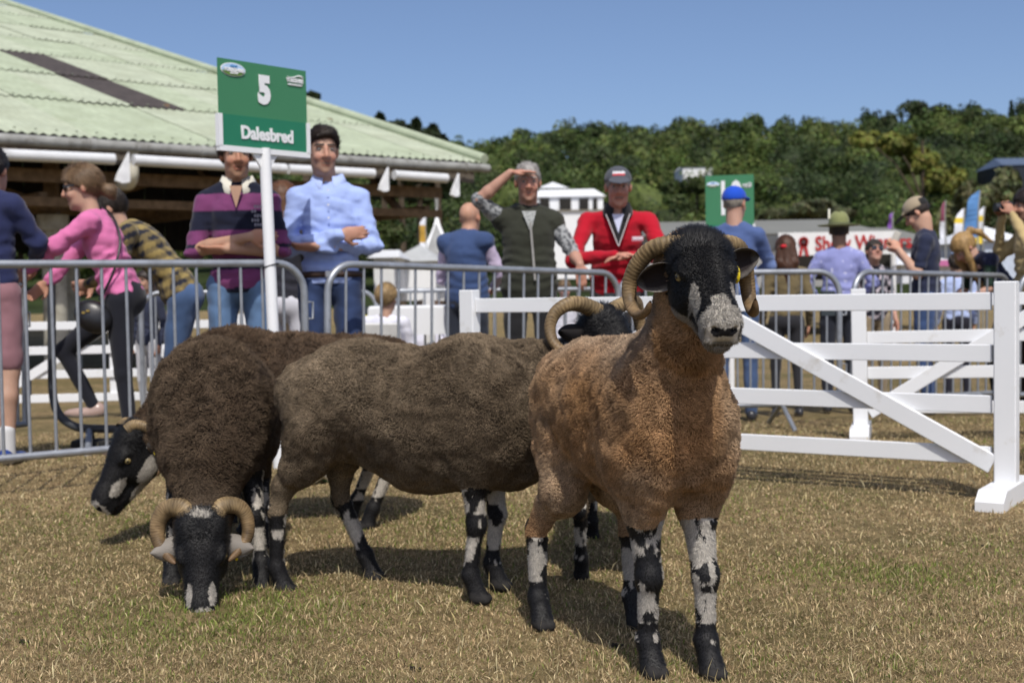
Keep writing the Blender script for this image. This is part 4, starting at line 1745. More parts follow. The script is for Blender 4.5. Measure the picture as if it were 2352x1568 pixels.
    for sy in (-1, 1):
        Fd.ell(Hp(.225, sy * .019, -.052), np.array((.026, .020, .022)) * q, Hm, k=.012, t=HEAD)
        Fd.ell(Hp(.06, sy * .040, -.075), np.array((.06, .026, .052)) * q, Hm, k=.02, t=HEAD)
        Fd.ell(Hp(.070, sy * .053, -.004), np.array((.032, .016, .016)) * q, Hm, k=.012, t=HEAD)
        Fd.ell(Hp(.225, sy * .026, -.083), np.array((.026, .014, .016)) * q, Hm, k=.010, t=HEAD)
    Fd.cone(Hp(.05, 0, -.10), Hp(.205, 0, -.100), .043 * q, .024 * q, k=.02, t=HEAD)
    Fd.ell(Hp(.222, 0, -.106), np.array((.022, .026, .014)) * q, Hm, k=.010, t=HEAD)
    # carved details
    for sy in (-1, 1):
        Fd.ell(Hp(.250, sy * .021, -.052), np.array((.014, .008, .0055)) * q, Hm @ np.array(Matrix.Rotation(R(35 * sy), 3, 'X')), k=.004, op='sub')
        Fd.ell(Hp(.080, sy * .067, -.018), np.array((.017, .010, .0095)) * q, Hm, k=.006, op='sub')
    Fd.ell(Hp(.235, 0, -.0945), np.array((.036, .050, .0022)) * q, Hm, k=.003, op='sub')
    Fd.ell(Hp(.262, 0, -.078), np.array((.012, .0018, .014)) * q, Hm, k=.003, op='sub')
    # woolly relief where the fleece grows
    P = None
    m = (np.abs(Fd.F) < .03) & (Fd.T == WOOL)
    idx = np.argwhere(m)
    P = Fd.lo + idx * Fd.h
    Fd.F[m] += .008 * fnoise(P * 26, seed, 2) + .006 * vnoise(P * 9, seed + 5)
    V, Q, T = Fd.mesh()
    V = relax(V, Q, 1)
    N = vert_normals(V, Q)
    # ------------------------------------------------ colours
    rgn = np.random.default_rng(seed)
    wa, wb = np.array(wool_a), np.array(wool_b)
    tw = np.clip(.5 + 1.0 * fnoise(V * 5, seed + 3, 3), 0, 1)
    C = lerp(wa, wb, tw)
    if rear_wool is not None:
        f = np.clip((-V[:, 0] / s - .22) * 6, 0, 1) * np.clip((.62 - V[:, 2] / s) * 7, 0, 1) * np.clip(.4 + fnoise(V * 7, seed + 8), 0, 1)
        C = C * (1 - f[:, None]) + np.array(rear_wool) * f[:, None]
    if back_grey:
        f = np.clip((V[:, 2] / s - .66) * 7, 0, 1) * back_grey * (V[:, 0] < .3 * s)
        C = C * (1 - f[:, None]) + np.array((.36, .27, .20)) * f[:, None]
    f = np.clip((.455 - V[:, 2] / s) * 7, 0, 1) * belly_pale * np.clip(.7 + fnoise(V * 6, seed + 1), 0, 1)
    C = C * (1 - f[:, None]) + np.array((.30, .23, .15)) * f[:, None]
    black = np.array((.011, .0105, .011))
    white = np.array((.50, .46, .40))
    def bare_colours(P_):
        PH = ((P_ - pl) @ Hm) / q
        hx, hy, hz = PH.T
        nz = fnoise(P_ * 60, seed + 7, 2) * .010 + .0015 * rgn.normal(size=len(P_))
        wh = np.zeros(len(P_), bool)
        if face == 'a':       # white muzzle and stripes beside the nose
            wh |= (hx + nz > .207) & (hz > -.125)
            wh |= ((hx - .155) / .034) ** 2 + ((np.abs(hy) - .042) / .0075) ** 2 + nz * 40 < 1
            wh |= ((hx - .10) / .06) ** 2 + ((hz + .115) / .016) ** 2 + nz * 40 < 1
            wh |= (hx + nz * 2 > .178) & (np.abs(hy) < .020) & (hz > -.06)
        elif face == 'b':     # grazing one: small flashes above the nostrils, pale lips
            wh |= ((hx - .185) / .032) ** 2 + ((np.abs(hy) - .030) / .009) ** 2 + nz * 40 < 1
            wh |= (hx + nz > .226)
            wh |= ((hx + .025) / .013) ** 2 + (hy / .026) ** 2 + nz * 40 < 1
        else:                 # profile: big cheek patch and a nose flash
            wh |= ((hx - .165) / .036) ** 2 + ((hz + .055) / .020) ** 2 + nz * 40 < 1
            wh |= ((hx - .045) / .062) ** 2 + ((hz + .095) / .030) ** 2 + nz * 40 < 1
            wh |= ((hx - .12) / .05) ** 2 + ((hz + .118) / .014) ** 2 + nz * 40 < 1
            wh |= (hx + nz > .238) & (hz > -.09)
        nosedark = (((hx - .253) / .016) ** 2 + ((np.abs(hy) - .012) / .018) ** 2 + ((hz + .056) / .011) ** 2 < 1)
        ch = np.where(wh[:, None], white * .9, black) * rgn.uniform(.8, 1.2, (len(P_), 1))
        ch = np.where(nosedark[:, None], (.012, .011, .012), ch)
        lip = (hx > .17) & (np.abs(hz + .0945) < .004)
        ch = np.where(lip[:, None], (.015, .012, .012), ch)
        chin = (hx > .12) & (hz < -.098) & (face == 'a')
        ch = np.where(chin[:, None] & ~lip[:, None], ch * .55 + np.array((.10, .075, .05)), ch)
        nl = fnoise(P_ * np.array((30, 30, 19)), seed + 11, 3) + .025 * rgn.normal(size=len(P_))
        zz = P_[:, 2] / s
        wl = (nl > .24 - .5 * white_legs) & (zz > .085) & ~((zz > .20) & (zz < .27) & (nl < .25)) & ~((zz < .13) & (nl < .2))
        cl = np.where(wl[:, None], white, black * 1.3) * rgn.uniform(.8, 1.15, (len(P_), 1))
        return ch, cl

    ch, cl = bare_colours(V)
    C = np.where((T == HEAD)[:, None], ch, C)
    C = np.where((T == LEG)[:, None], cl, C)
    C = np.where((T == HOOF)[:, None], np.array((.030, .028, .027)), C)
    # body colour is darkened wherever fleece covers it
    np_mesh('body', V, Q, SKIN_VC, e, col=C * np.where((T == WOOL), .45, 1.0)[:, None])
    # ------------------------------------------------ fleece
    msk = (T == WOOL)
    P, Np, vi = sample_surface(V, Q, N, msk, nfleece, seed)
    comb = np.array((-.45, 0, -.75))
    lk = np.stack([fnoise(P * 40, seed + 20 + k, 2) for k in range(3)], 1)
    lk2 = np.stack([fnoise(P * 15, seed + 60 + k, 2) for k in range(3)], 1)
    D = Np * .9 + comb * .45 + lk * lock + lk2 * .7 + .16 * rgn.normal(size=P.shape)
    ln = rgn.uniform(*flen, len(P)) * (.75 + .6 * np.clip(fnoise(P * 30, seed + 30, 2) + .5, 0, 1.2))
    low = np.clip((P[:, 2] / s - .25) * 5, .35, 1)
    ln = ln * low
    cc = C[vi] * rgn.uniform(.72, 1.3, (len(P), 1)) * (1 + .32 * fnoise(P * 45, seed + 40, 2) + .22 * fnoise(P * 17, seed + 44, 2))[:, None]
    Ns = Np + .5 * lk + .3 * lk2
    Ns /= np.linalg.norm(Ns, axis=1, keepdims=True)
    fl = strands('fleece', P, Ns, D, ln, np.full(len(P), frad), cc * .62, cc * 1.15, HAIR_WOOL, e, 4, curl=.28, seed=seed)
    fl['kind'] = 'stuff'
    msk = (T == HEAD) | (T == LEG)
    P, Np, vi = sample_surface(V, Q, N, msk, nshort, seed + 1)
    hd = T[vi] == HEAD
    PHs = ((P - pl) @ Hm) / q
    D = Np * .75 + np.where(hd[:, None], X * .75, np.array((0, 0, -.8))) + .25 * rgn.normal(size=P.shape)
    ln = np.where(hd, .0065, .006) * rgn.uniform(.6, 1.4, len(P))
    top = hd & (PHs[:, 0] < .045) & (PHs[:, 2] > -.03)
    D = np.where(top[:, None], Np + .5 * rgn.normal(size=P.shape), D)
    ln = np.where(top, ln * 2.2, ln)
    okk = ~((PHs[:, 0] > .240) & hd & (np.abs(PHs[:, 2] + .06) < .022))
    ch2, cl2 = bare_colours(P)
    vv = np.where(hd[:, None], ch2, cl2)
    cc = vv * rgn.uniform(.7, 1.4, (len(P), 1))
    sc = strands('short_coat', P[okk], Np[okk], D[okk], ln[okk], np.full(okk.sum(), .00055), cc[okk], cc[okk] * 1.15, HAIR_SHORT, e, 3, curl=.12, seed=seed + 2)
    sc['kind'] = 'stuff'
    # ------------------------------------------------ eyes, ears, horns
    for sy in (-1, 1):
        p = Hp(.078, sy * .0585, -.018)
        d = Vector(Hm @ np.array((.42, sy * .9, .08))).normalized()
        z = Vector(Z)
        y = z.cross(d).normalized()
        z = d.cross(y)
        M = Matrix((d, y, z)).transposed().to_4x4()
        M.translation = p
        o = bpy.data.objects.new('eye', eye_mesh())
        o.matrix_local = M @ Matrix.Scale(.0125 * q, 4)
        link(o, e)
    ep = ear_pose or {}
    for i, sy in enumerate((1, -1)):
        d = ep.get(sy, (-.25, .95 * sy, -.18))
        d = Vector(Hm @ np.array(d)).normalized()
        upv = Vector(Hm @ np.array(ep.get('up', (.55, 0, .8))))
        z = (upv - d * upv.dot(d)).normalized()
        y = z.cross(d)
        M = Matrix((d, y, z)).transposed().to_4x4()
        M.translation = Hp(*ep.get('at', (.005, .052, -.030))) if sy > 0 else Hp(*(np.array(ep.get('at', (.005, .052, -.030))) * (1, -1, 1)))
        ear_mesh(e, M, ep.get('len', .105) * q, ep.get('wid', .052) * q, sy, white=ear_white[i])
        if i in tag_ears:
            tp = M.translation + d * (.042 * q) + Vector(Hm @ np.array((.012, 0, -.020))) * q
            mb = MB()
            mb.tube([tp + d * .0 + y * 0 + Vector((math.cos(a) * .011, 0, math.sin(a) * .017 - .008)) for a in np.linspace(-2.8, 1.2, 9)], .0042, 8)
            mb.build('ear_tag', mat('yellow_tag', (.75, .58, .02), .4, .4), e)
    hp = horn_pts or [(.012, .030, .030), (-.022, .058, .058), (-.078, .088, .052), (-.112, .108, .000), (-.098, .125, -.060), (-.040, .140, -.096), (.028, .150, -.078), (.062, .158, -.030)]
    if horn_world:
        hp = []
        for k, wp in enumerate(horn_world):
            v = Hm.T @ (L(wp) - pl) / q
            hp.append((v[0], max(v[1] * horn_side, .026), v[2]))
        hp[0] = (hp[0][0], .030, hp[0][2])
    for sy in (1, -1):
        horn(e, [Hp(x, y * sy, z) for x, y, z in hp], horn_r * q, seed=seed + sy)
    return e


def wpt(x, y, Y):
    return at(x, y, Y)


BR1, BR2 = (.165, .122, .080), (.26, .198, .132)


def wl_(*p):
    return [wpt(*q) for q in p]


# the tan ram in front
H1 = math.atan2(-.45, .195)
sheep('tan orange-fleeced ram standing foremost with raised black and white face', (.295, 3.2, 0), H1,
      [(.265, .058), (.195, -.062), (-.20, .119), (-.303, -.12)], wpt(1604, 580, 2.80), wpt(1662, 690, 2.62),
      (.50, .275, .125), (.53, .38, .245), scale=1.04, h=.0051, nfleece=230000, nshort=90000, flen=(.007, .012), seed=11,
      face='a', back_grey=.75, rear_wool=(.52, .235, .07), belly_pale=.15, white_legs=.55, head_size=.97,
      horn_world=wl_((1556, 560, 2.79), (1508, 568, 2.81), (1468, 602, 2.84), (1447, 650, 2.86), (1448, 695, 2.85), (1464, 722, 2.81), (1484, 716, 2.77), (1494, 692, 2.75)),
      horn_r=.0225, ear_pose={1: (-.20, .95, .12), -1: (-.12, -.85, -.55), 'up': (-.9, 0, -.15), 'len': .098, 'wid': .064},
      body=dict(w=.64, ln=.76, dep=.86, mid=(.0, .575), rump=(-.28, .60), chest=(.235, .62), bris=(.33, .58), back=(.645, .675)), thigh=.72, hock=.015, frad=.0010, neck_thick=.60, tag_ears=(0,))
# the dark brown one side on
sheep('dark brown sheep standing side on behind the tan ram, great curled horn', (-.30, 3.86, 0), R(-16),
      [(.215, .085), (.20, -.085), (-.215, .12), (-.42, -.10)], wpt(1388, 740, 3.90), wpt(1470, 830, 3.79),
      BR1, BR2, scale=1.02, h=.0075, nfleece=180000, nshort=30000, flen=(.006, .010), seed=23, face='c', belly_pale=1.0, white_legs=.7, frad=.0011,
      horn_world=wl_((1362, 716, 3.87), (1338, 700, 3.84), (1304, 699, 3.81), (1273, 722, 3.80), (1263, 760, 3.79), (1280, 796, 3.77), (1318, 812, 3.75), (1355, 800, 3.73), (1375, 770, 3.71)), horn_r=.025, head_size=1.0,
      body=dict(rump=(-.185, .59), mid=(.06, .520), chest=(.22, .55), dep=1.0, w=.86, back=(.61, .625), ln=.95, hx=-.305, hrx=.085, rrx=.195, mrx=.245, hipx=-.315, stfx=-.325, hz=(.50, .155)), thigh=.74, neck_black=1, nape_off=(-.135, .01, -.145), tag_ears=(), neck_thick=.9)
# the grazing one
sheep('dark brown sheep grazing with lowered black face towards the camera', (-1.0, 4.28, 0), R(-82),
      [(.36, .15), (.24, -.14), (-.30, .12), (-.33, -.12)], wpt(463, 1212, 3.72), wpt(459, 1388, 3.60),
      (.10, .069, .045), (.15, .108, .072), scale=1.0, h=.0064, nfleece=150000, nshort=45000, flen=(.010, .018), seed=37, face='b', belly_pale=.1, white_legs=.45, frad=.0011, head_size=1.06,
      horn_world=wl_((446, 1196, 3.73), (420, 1168, 3.74), (386, 1168, 3.75), (365, 1196, 3.75), (363, 1238, 3.74), (382, 1272, 3.72), (403, 1294, 3.69)), horn_r=.029,
      body=dict(w=.86, ln=.92, back=(.585, .575), mid=(-.04, .535), rump=(-.29, .555), chest=(.235, .545), dep=.95), ear_pose={1: (.22, .95, -.25), -1: (.22, -.95, -.25), 'up': (.1, 0, .9), 'at': (.030, .052, -.03), 'len': .095, 'wid': .060}, ear_white=(.5, .55), tag_ears=(0,))
# the one behind, looking out to the left
sheep('dark brown sheep behind the grazing one with white-cheeked head in profile', (-.88, 4.98, 0), R(-172),
      [(.16, .12), (.20, -.12), (-.30, .13), (-.24, -.10)], wpt(304, 1002, 4.70), wpt(200, 1138, 4.60),
      (.10, .066, .042), (.15, .10, .065), scale=1.03, h=.0072, nfleece=70000, nshort=30000, flen=(.010, .018), seed=41, face='c', white_legs=.8, neck_thick=.9, head_size=1.12,
      horn_world=wl_((288, 986, 4.68), (310, 976, 4.66), (340, 984, 4.66), (364, 1006, 4.67), (374, 1040, 4.68), (372, 1070, 4.68), (362, 1092, 4.68)), horn_side=1, horn_r=.021,
      ear_pose={1: (-.55, .75, -.45), -1: (-.6, -.8, -.1), 'up': (.2, .5, .8)}, ear_white=(.1, .1), tag_ears=(0,), body=dict(w=.86, back=(.585, .59), mid=(-.04, .54), rump=(-.29, .56), dep=.95))
# the hidden one
sheep('brown sheep facing away, mostly hidden behind the tan ram, one leg showing', (.36, 4.28, 0), R(84),
      [(.30, .11), (.28, -.11), (-.31, .12), (-.33, -.11)], Vector((.42, 4.92, .30)), Vector((.44, 5.05, .09)),
      BR1, BR2, scale=.93, h=.012, nfleece=22000, nshort=8000, seed=53, face='c', white_legs=.8, frad=.0016, body=dict(w=.8))
# ================================================================== people
SKIN = mat_vc('skin', .55, .3, sss=.12, bump=.15, bscale=150)
CLOTH = mat_vc('cloth', .85, .12, bump=.25, bscale=260, bdist=.0012, sheen=.15)
HAIRM = mat_vc('head_hair', .5, .35, bump=.5, bscale=130, bdist=.004)
GLOSS = mat_vc('gloss_plastic', .25, .5)


def rotm(yaw=0, pitch=0, roll=0):
    """head rotation: yaw about up, pitch > 0 looks down, roll"""
    return np.array(Matrix.Rotation(yaw, 3, 'Z') @ Matrix.Rotation(pitch, 3, 'X') @ Matrix.Rotation(roll, 3, 'Y'))


STAND = dict(hip=(0, 0, .95), waist=(0, 0, 1.10), chest=(0, 0, 1.31), neck=(0, .015, 1.50), head=(0, -.025, 1.645),
             shL=(.168, .01, 1.405), shR=(-.168, .01, 1.405), elL=(.222, .04, 1.13), elR=(-.222, .04, 1.13), wrL=(.225, -.06, .91), wrR=(-.225, -.06, .91),
             hipL=(.092, 0, .93), hipR=(-.092, 0, .93), knL=(.105, -.02, .50), knR=(-.105, -.02, .50), anL=(.115, .03, .085), anR=(-.115, .03, .085))


def eye_h():
    if 'human_eye' in bpy.data.meshes:
        return bpy.data.meshes['human_eye']
    V, Fc, C = [], [], []
    n, m = 10, 14
    for i in range(n + 1):
        th = math.pi * i / n
        for j in range(m):
            ph = 2 * math.pi * j / m
            p = (math.sin(th) * math.cos(ph), -math.cos(th), math.sin(th) * math.sin(ph))
            V.append(p)
            r_ = math.hypot(p[0], p[2])
            C.append((.01, .01, .012) if p[1] < 0 and r_ < .3 else (.07, .06, .05) if p[1] < 0 and r_ < .56 else (.30, .27, .25))
    for i in range(n):
        for j in range(m):
            a, b = i * m + j, i * m + (j + 1) % m
            Fc.append((a, b, b + m, a + m))
    o = np_mesh('human_eye', np.array(V), np.array(Fc), mat_vc('eye_wet', .1, .5), col=np.array(C))
    me = o.data
    bpy.data.objects.remove(o)
    return me


def person(label, base, rz, pose=None, skin=(.42, .25, .17), h=.011, head_rot=(0, 0, 0), scale=1.0, shirt=None, legs=None, hair=None, cap=None,
           sleeve=2.0, hem=.90, shoes=(.04, .04, .045), hands=None, bare_legs=False, collar=None, extra=None, face=True, stout=1.0, leg_len=1.0,
           short_legs=False, vest=None, cat='person', seed=1, group='spectators behind the barriers', wrinkle=1.0, fem=False):
    """shirt/legs/vest: colour or function(points in the person's own frame) -> colours.
    sleeve: 0 none, 1 to the elbow, 2 to the wrist. hands: {'L': (finger direction, palm normal, curl)}"""
    J = {k: np.array(v, float) for k, v in STAND.items()}
    for k, v in (pose or {}).items():
        J[k] = np.array(v, float)
    e = empty('person', base, rz, label, cat, group, scale)
    HS = 1.05
    Hm0 = rotm(*head_rot)
    Hm = Hm0
    hc = J['head']

    def HR(*r):
        return tuple(q_ * HS for q_ in r)

    def Hp(x, y, z):
        return hc + Hm @ (np.array((x, y, z)) * HS)
    allp = np.array(list(J.values()))
    lo, hi = allp.min(0) - .2, allp.max(0) + .2
    hands = hands or {}
    # ---------------------------------------------------- skin
    zlo = lo[2] if bare_legs else max(lo[2], min(J['wrL'][2], J['wrR'][2], J['chest'][2]) - .22)
    F = Field((lo[0], lo[1], zlo), (hi[0], hi[1], hi[2]), h)
    k = .014
    F.ell(Hp(0, .014, .035), HR(.073, .092, .085), Hm, k=k, t=1)
    F.ell(Hp(0, -.028, -.03), HR(.060, .062, .085), Hm, k=.02, t=1)
    F.ell(Hp(0, -.030, -.078), HR(.050, .050, .036), Hm, k=.02, t=1)
    F.ell(Hp(0, -.066, -.100), HR(.023, .020, .018), Hm, k=.015, t=1)
    if face:
        F.cone(Hp(0, -.088, .016), Hp(0, -.107, -.026), .0105, .0145, k=.010, t=2)
        for s in (-1, 1):
            F.ell(Hp(s * .014, -.095, -.029), HR(.010, .011, .009), Hm, k=.006, t=2)
            F.ell(Hp(s * .034, -.066, -.030), HR(.025, .022, .024), Hm, k=.014, t=1)
            F.ell(Hp(s * .031, -.078, .030), HR(.028, .013, .009), Hm, k=.010, t=3)
            F.ell(Hp(s * .031, -.094, .010), HR(.017, .012, .0075), Hm, k=.010, t=4, op='sub')
        F.ell(Hp(0, -.085, -.060), HR(.024, .009, .006), Hm, k=.006, t=5)
        F.ell(Hp(0, -.083, -.072), HR(.021, .010, .007), Hm, k=.006, t=5)
        F.ell(Hp(0, -.098, -.0655), HR(.024, .014, .0022), Hm, k=.004, t=6, op='sub')
    for s in (-1, 1):
        F.ell(Hp(s * .076, .012, -.002), HR(.010, .019, .032), Hm @ rotm(s * .3, 0, 0), k=.008, t=7)
    F.cone(J['neck'] + np.array((0, 0, -.04)), Hp(0, .022, -.06), .064 * (1 if not fem else .88), .058 if not fem else .049, k=.035, t=1)
    F.cone(J['neck'] + np.array((-.08, 0, -.08)), J['neck'] + np.array((.08, 0, -.08)), .035, .035, k=.04, t=1)
    F.ell(J['chest'], (.10, .06, .14), k=.03, t=1)
    am = .9 if fem else 1.0
    for sd in 'LR':
        s = 1 if sd == 'L' else -1
        sh, el, wr = J['sh' + sd], J['el' + sd], J['wr' + sd]
        ua = .70 if sleeve > .6 else 1.0
        fa = .62 if sleeve > 1.4 else 1.0
        F.cone(sh - np.array((0, 0, .02)), el, .052 * am * ua, .040 * am * min(1, (ua + fa) / 2 + .1), k=.02, t=1)
        mid = el + (wr - el) * .3
        F.cone(el, mid, .040 * am * fa, .041 * am * fa, k=.015, t=1)
        F.cone(mid, wr, .041 * am * fa, .026 * am, k=.015, t=1)
        fd, pn, curl = hands.get(sd, (wr - el, (-.0 - s, 0, .2), .5))
        fd = np.array(fd, float); fd /= np.linalg.norm(fd)
        pn = np.array(pn, float); pn -= fd * (pn @ fd); pn /= np.linalg.norm(pn)
        side = np.cross(pn, fd)
        side = side * (1 if sd == 'L' else -1)
        pc = wr + fd * .052
        Mh = np.stack([fd, side, pn], 1)
        F.ell(pc, (.054, .040, .017), Mh, k=.012, t=8)
        for i, (o, ln_) in enumerate(((-.028, .066), (-.0095, .078), (.0095, .074), (.027, .060))):
            p0 = wr + fd * .092 + side * o
            d1 = fd * math.cos(curl * .7) + pn * math.sin(curl * .7)
            p1 = p0 + d1 * ln_ * .52
            d2 = fd * math.cos(curl * 1.7) + pn * math.sin(curl * 1.7)
            p2 = p1 + d2 * ln_ * .48
            F.cone(p0 - fd * .02, p1, .0098, .0088, k=.004, t=8)
            F.cone(p1, p2, .0088, .0072, k=.004, t=8)
        t0 = wr + fd * .03 - side * .030
        t1 = t0 - side * .028 + fd * .030 + pn * .012
        F.cone(t0, t1, .0135, .0105, k=.008, t=8)
        F.cone(t1, t1 + fd * .030 + pn * .012 * curl, .0105, .008, k=.005, t=8)
    if bare_legs:
        for sd in 'LR':
            hp_, kn, an = J['hip' + sd], J['kn' + sd], J['an' + sd]
            F.cone(hp_, kn, .085, .055, k=.03, t=1)
            cm = kn + (an - kn) * .32 + np.array((0, .018, 0))
            F.cone(kn, cm, .053, .054, k=.02, t=1)
            F.cone(cm, an, .054, .034, k=.02, t=1)
    V, Q, T = F.mesh()
    V = relax(V, Q, 1)
    sk = np.array(skin)
    g = np.random.default_rng(seed)
    C = sk * (1 + .16 * fnoise(V * 18, seed, 2))[:, None]
    PH0 = (V - hc) @ Hm / HS
    blush = np.exp(-(((np.abs(PH0[:, 0]) - .036) / .022) ** 2 + ((PH0[:, 2] + .03) / .024) ** 2)) * (PH0[:, 1] < -.03)
    C = C * (1 - blush[:, None] * np.array((.0, .22, .22)))
    C = np.where((T == 5)[:, None], sk * (.88, .60, .58), C)
    C = np.where((T == 6)[:, None], sk * .45, C)
    C = np.where((T == 2)[:, None], sk * (1.05, .88, .84), C)
    C = np.where(((T == 7) | (T == 8))[:, None], sk * (1.05, .90, .86), C)
    if face:
        PH = (V - hc) @ Hm / HS
        brow = (np.abs(PH[:, 2] - .034) < .0055) & (np.abs(np.abs(PH[:, 0]) - .032) < .022) & (PH[:, 1] < -.05)
        bc = np.array((hair or {}).get('col', (.05, .035, .025))) * .8
        C = np.where(brow[:, None], bc, C)
        if (hair or {}).get('beard'):
            bd = (PH[:, 2] < -.035) & (PH[:, 1] < .0) & ~((np.abs(PH[:, 0]) < .024) & (np.abs(PH[:, 2] + .066) < .011))
            C = np.where(bd[:, None], C * .5 + np.array(hair['beard']) * .5, C)
    np_mesh('body', V, Q, SKIN, e, col=C)
    if face:
        for s in (-1, 1):
            o = bpy.data.objects.new('eye', eye_h())
            M = Matrix(Hm.tolist()).to_4x4()
            M.translation = Hp(s * .031, -.0715, .010)
            o.matrix_local = M @ Matrix.Scale(.0112 * HS, 4)
            link(o, e)
    # ---------------------------------------------------- clothes
    def paint(c, P):
        return c(P) if callable(c) else np.tile(np.array(c, float), (len(P), 1)) * (1 + .10 * fnoise(P * 9, seed + 4, 2))[:, None]
    st = stout
    hs = h * 1.22

    def top(name, colr, sl, puff=0.0, hem_=hem, sd_=1):
        F = Field((lo[0], lo[1], min(hem_ - .03, J['hip'][2] - .12)), (hi[0], hi[1], J['neck'][2] + .10), hs)
        ch, wa, hp_ = J['chest'], J['waist'], J['hip']
        up = J['neck'] - hp_
        up /= np.linalg.norm(up)
        lx = J['shL'] - J['shR']
        lx /= np.linalg.norm(lx)
        fy = np.cross(up, lx)
        lx = np.cross(fy, up)
        Mt = np.stack([lx, fy, up], 1)
        wsc = .9 if fem else 1.0
        F.ell(ch, (.158 * wsc * (1 + .25 * (st - 1)) + puff, .118 + puff, .20), Mt, k=.05, t=0)
        F.ell(wa, (.143 * wsc * st + puff, .108 * st + puff, .19), Mt, k=.06, t=0)
        F.ell(hp_ + up * .02, (.163 * (1 if not fem else 1.02) * (.5 + .5 * st) + puff, .118 + puff, .14), Mt, k=.05, t=0)
        nk = J['neck']
        for sd in 'LR':
            sh, el, wr = J['sh' + sd], J['el' + sd], J['wr' + sd]
            F.cone(nk - up * .015 + (sh - nk) * .12, sh, .052 + puff, .052 + puff, k=.05, t=0)
            if sl > 0:
                a = sh + (el - sh) * min(1, sl)
                F.cone(sh, a, .060 + puff, .050 + puff * .8, k=.03, t=1)
                if sl > 1:
                    b = el + (wr - el) * min(1, sl - 1) * .98
                    F.cone(el, b, .050 + puff * .7, .034 + puff * .5, k=.02, t=2)
        F.rough(.008 * wrinkle, 13, seed + sd_, 3, aniso=(.8, .8, 1.7))
        # folds running into elbow and waist
        P = None
        m = np.abs(F.F) < .04
        idx = np.argwhere(m)
        P = F.lo + idx * F.h
        rad = np.zeros(len(P))
        for sd in 'LR':
            d = np.linalg.norm(P - J['el' + sd], axis=1)
            rad += np.exp(-(d / .10) ** 2) * np.sin(d * 120 + 6 * vnoise(P * 8, seed)) * .0058
        d = (P - J['waist']) @ up
        rad += np.exp(-(d / .14) ** 2) * np.sin(d * 95 + 5 * vnoise(P * 6, seed + 2)) * .005
        rid = (1 - np.abs(fnoise(P * np.array((5.5, 5.5, 9.0)), seed + 17, 2))) ** 5
        rid2 = (1 - np.abs(fnoise((P + .1 * np.stack([P[:, 2], P[:, 0], P[:, 0]], 1)) * np.array((13, 13, 8)), seed + 27, 2))) ** 6
        rad += .0055 * rid - .004 * rid2
        F.F[m] += (rad * wrinkle).astype(np.float32)
        # hem and neck opening
        F.cut(-up, -(hp_ + up * (hem_ - STAND['hip'][2])) @ up)
        F.cone(nk + up * .0, nk + up * .2, .060, .075, k=.008, op='sub')
        V, Q, T = F.mesh()
        return np_mesh(name, V, Q, CLOTH, e, col=paint(colr, V))
    sh_o = None
    if shirt is not None:
        sh_o = top('shirt', shirt, sleeve)
    if vest is not None:
        top('vest', vest, 0.12, .016, hem_=hem - .03, sd_=9)
    if legs is not None:
        F = Field((lo[0], lo[1], -.02), (hi[0], hi[1], J['hip'][2] + .2), max(hs * 1.5, .0135))
        hp_ = J['hip']
        F.ell(hp_ + np.array((0, .012, 0)), (.160 * (.6 + .4 * st), .118, .125), k=.04)
        for sd in 'LR':
            s = 1 if sd == 'L' else -1
            a, kn, an = J['hip' + sd], J['kn' + sd], J['an' + sd]
            slim = .82 if fem else 1.0
            if short_legs:
                F.cone(a, kn + (a - kn) * .14, .098, .080, k=.03)
            else:
                F.cone(a, kn, .092 * (1 if not fem else .95), .064 * slim, k=.03)
                F.cone(kn, an + np.array((0, 0, -.02)), .062 * slim, (.050 if not fem else .037), k=.02)
        if not fem:
            F.rough(.009, 10, seed + 6, 3)
        else:
            F.rough(.003, 9, seed + 6, 2)
        m = np.abs(F.F) < .04
        idx = np.argwhere(m)
        P = F.lo + idx * F.h
        rad = np.zeros(len(P))
        for sd in 'LR':
            for jn, rr in (('kn', .10), ('an', .09), ('hip', .09)):
                d = np.linalg.norm(P - J[jn + sd], axis=1)
                rad += np.exp(-(d / rr) ** 2) * np.sin(P[:, 2] * 110 + 5 * vnoise(P * 7, seed)) * .0035
        rad += .007 * (1 - np.abs(fnoise(P * np.array((7, 7, 11)), seed + 37, 2))) ** 5
        F.F[m] += (rad * (1 if not fem else .2)).astype(np.float32)
        V, Q, T = F.mesh()
        np_mesh('trousers' if not short_legs else 'shorts', V, Q, CLOTH, e, col=paint(legs, V))
    if shoes is not None:
        for sd in 'LR':
            an = J['an' + sd]
            F = Field(an - np.array((.07, .24, .11)), an + np.array((.07, .12, .10)), .013)
            F.ell(an + np.array((0, -.06, -.055)), (.044, .125, .034), k=.02, t=0)
            F.ell(an + np.array((0, .015, -.035)), (.038, .055, .045), k=.02, t=0)
            F.cut((0, 0, -1), -(an[2] - .082))
            V, Q, T = F.mesh()
            cc = np.where((V[:, 2] < an[2] - .066)[:, None], (.5, .48, .45), np.array(shoes))
            np_mesh('shoe', V, Q, GLOSS, e, col=cc)
            if bare_legs:
                F = Field(an - np.array((.07, .07, .08)), an + np.array((.07, .07, .16)), .010)
                F.cone(an + np.array((0, 0, -.05)), an + np.array((0, .004, .10)), .040, .042, k=.01)
                V, Q, T = F.mesh()
                np_mesh('sock', V, Q, CLOTH, e, col=np.tile((.62, .62, .62), (len(V), 1)))
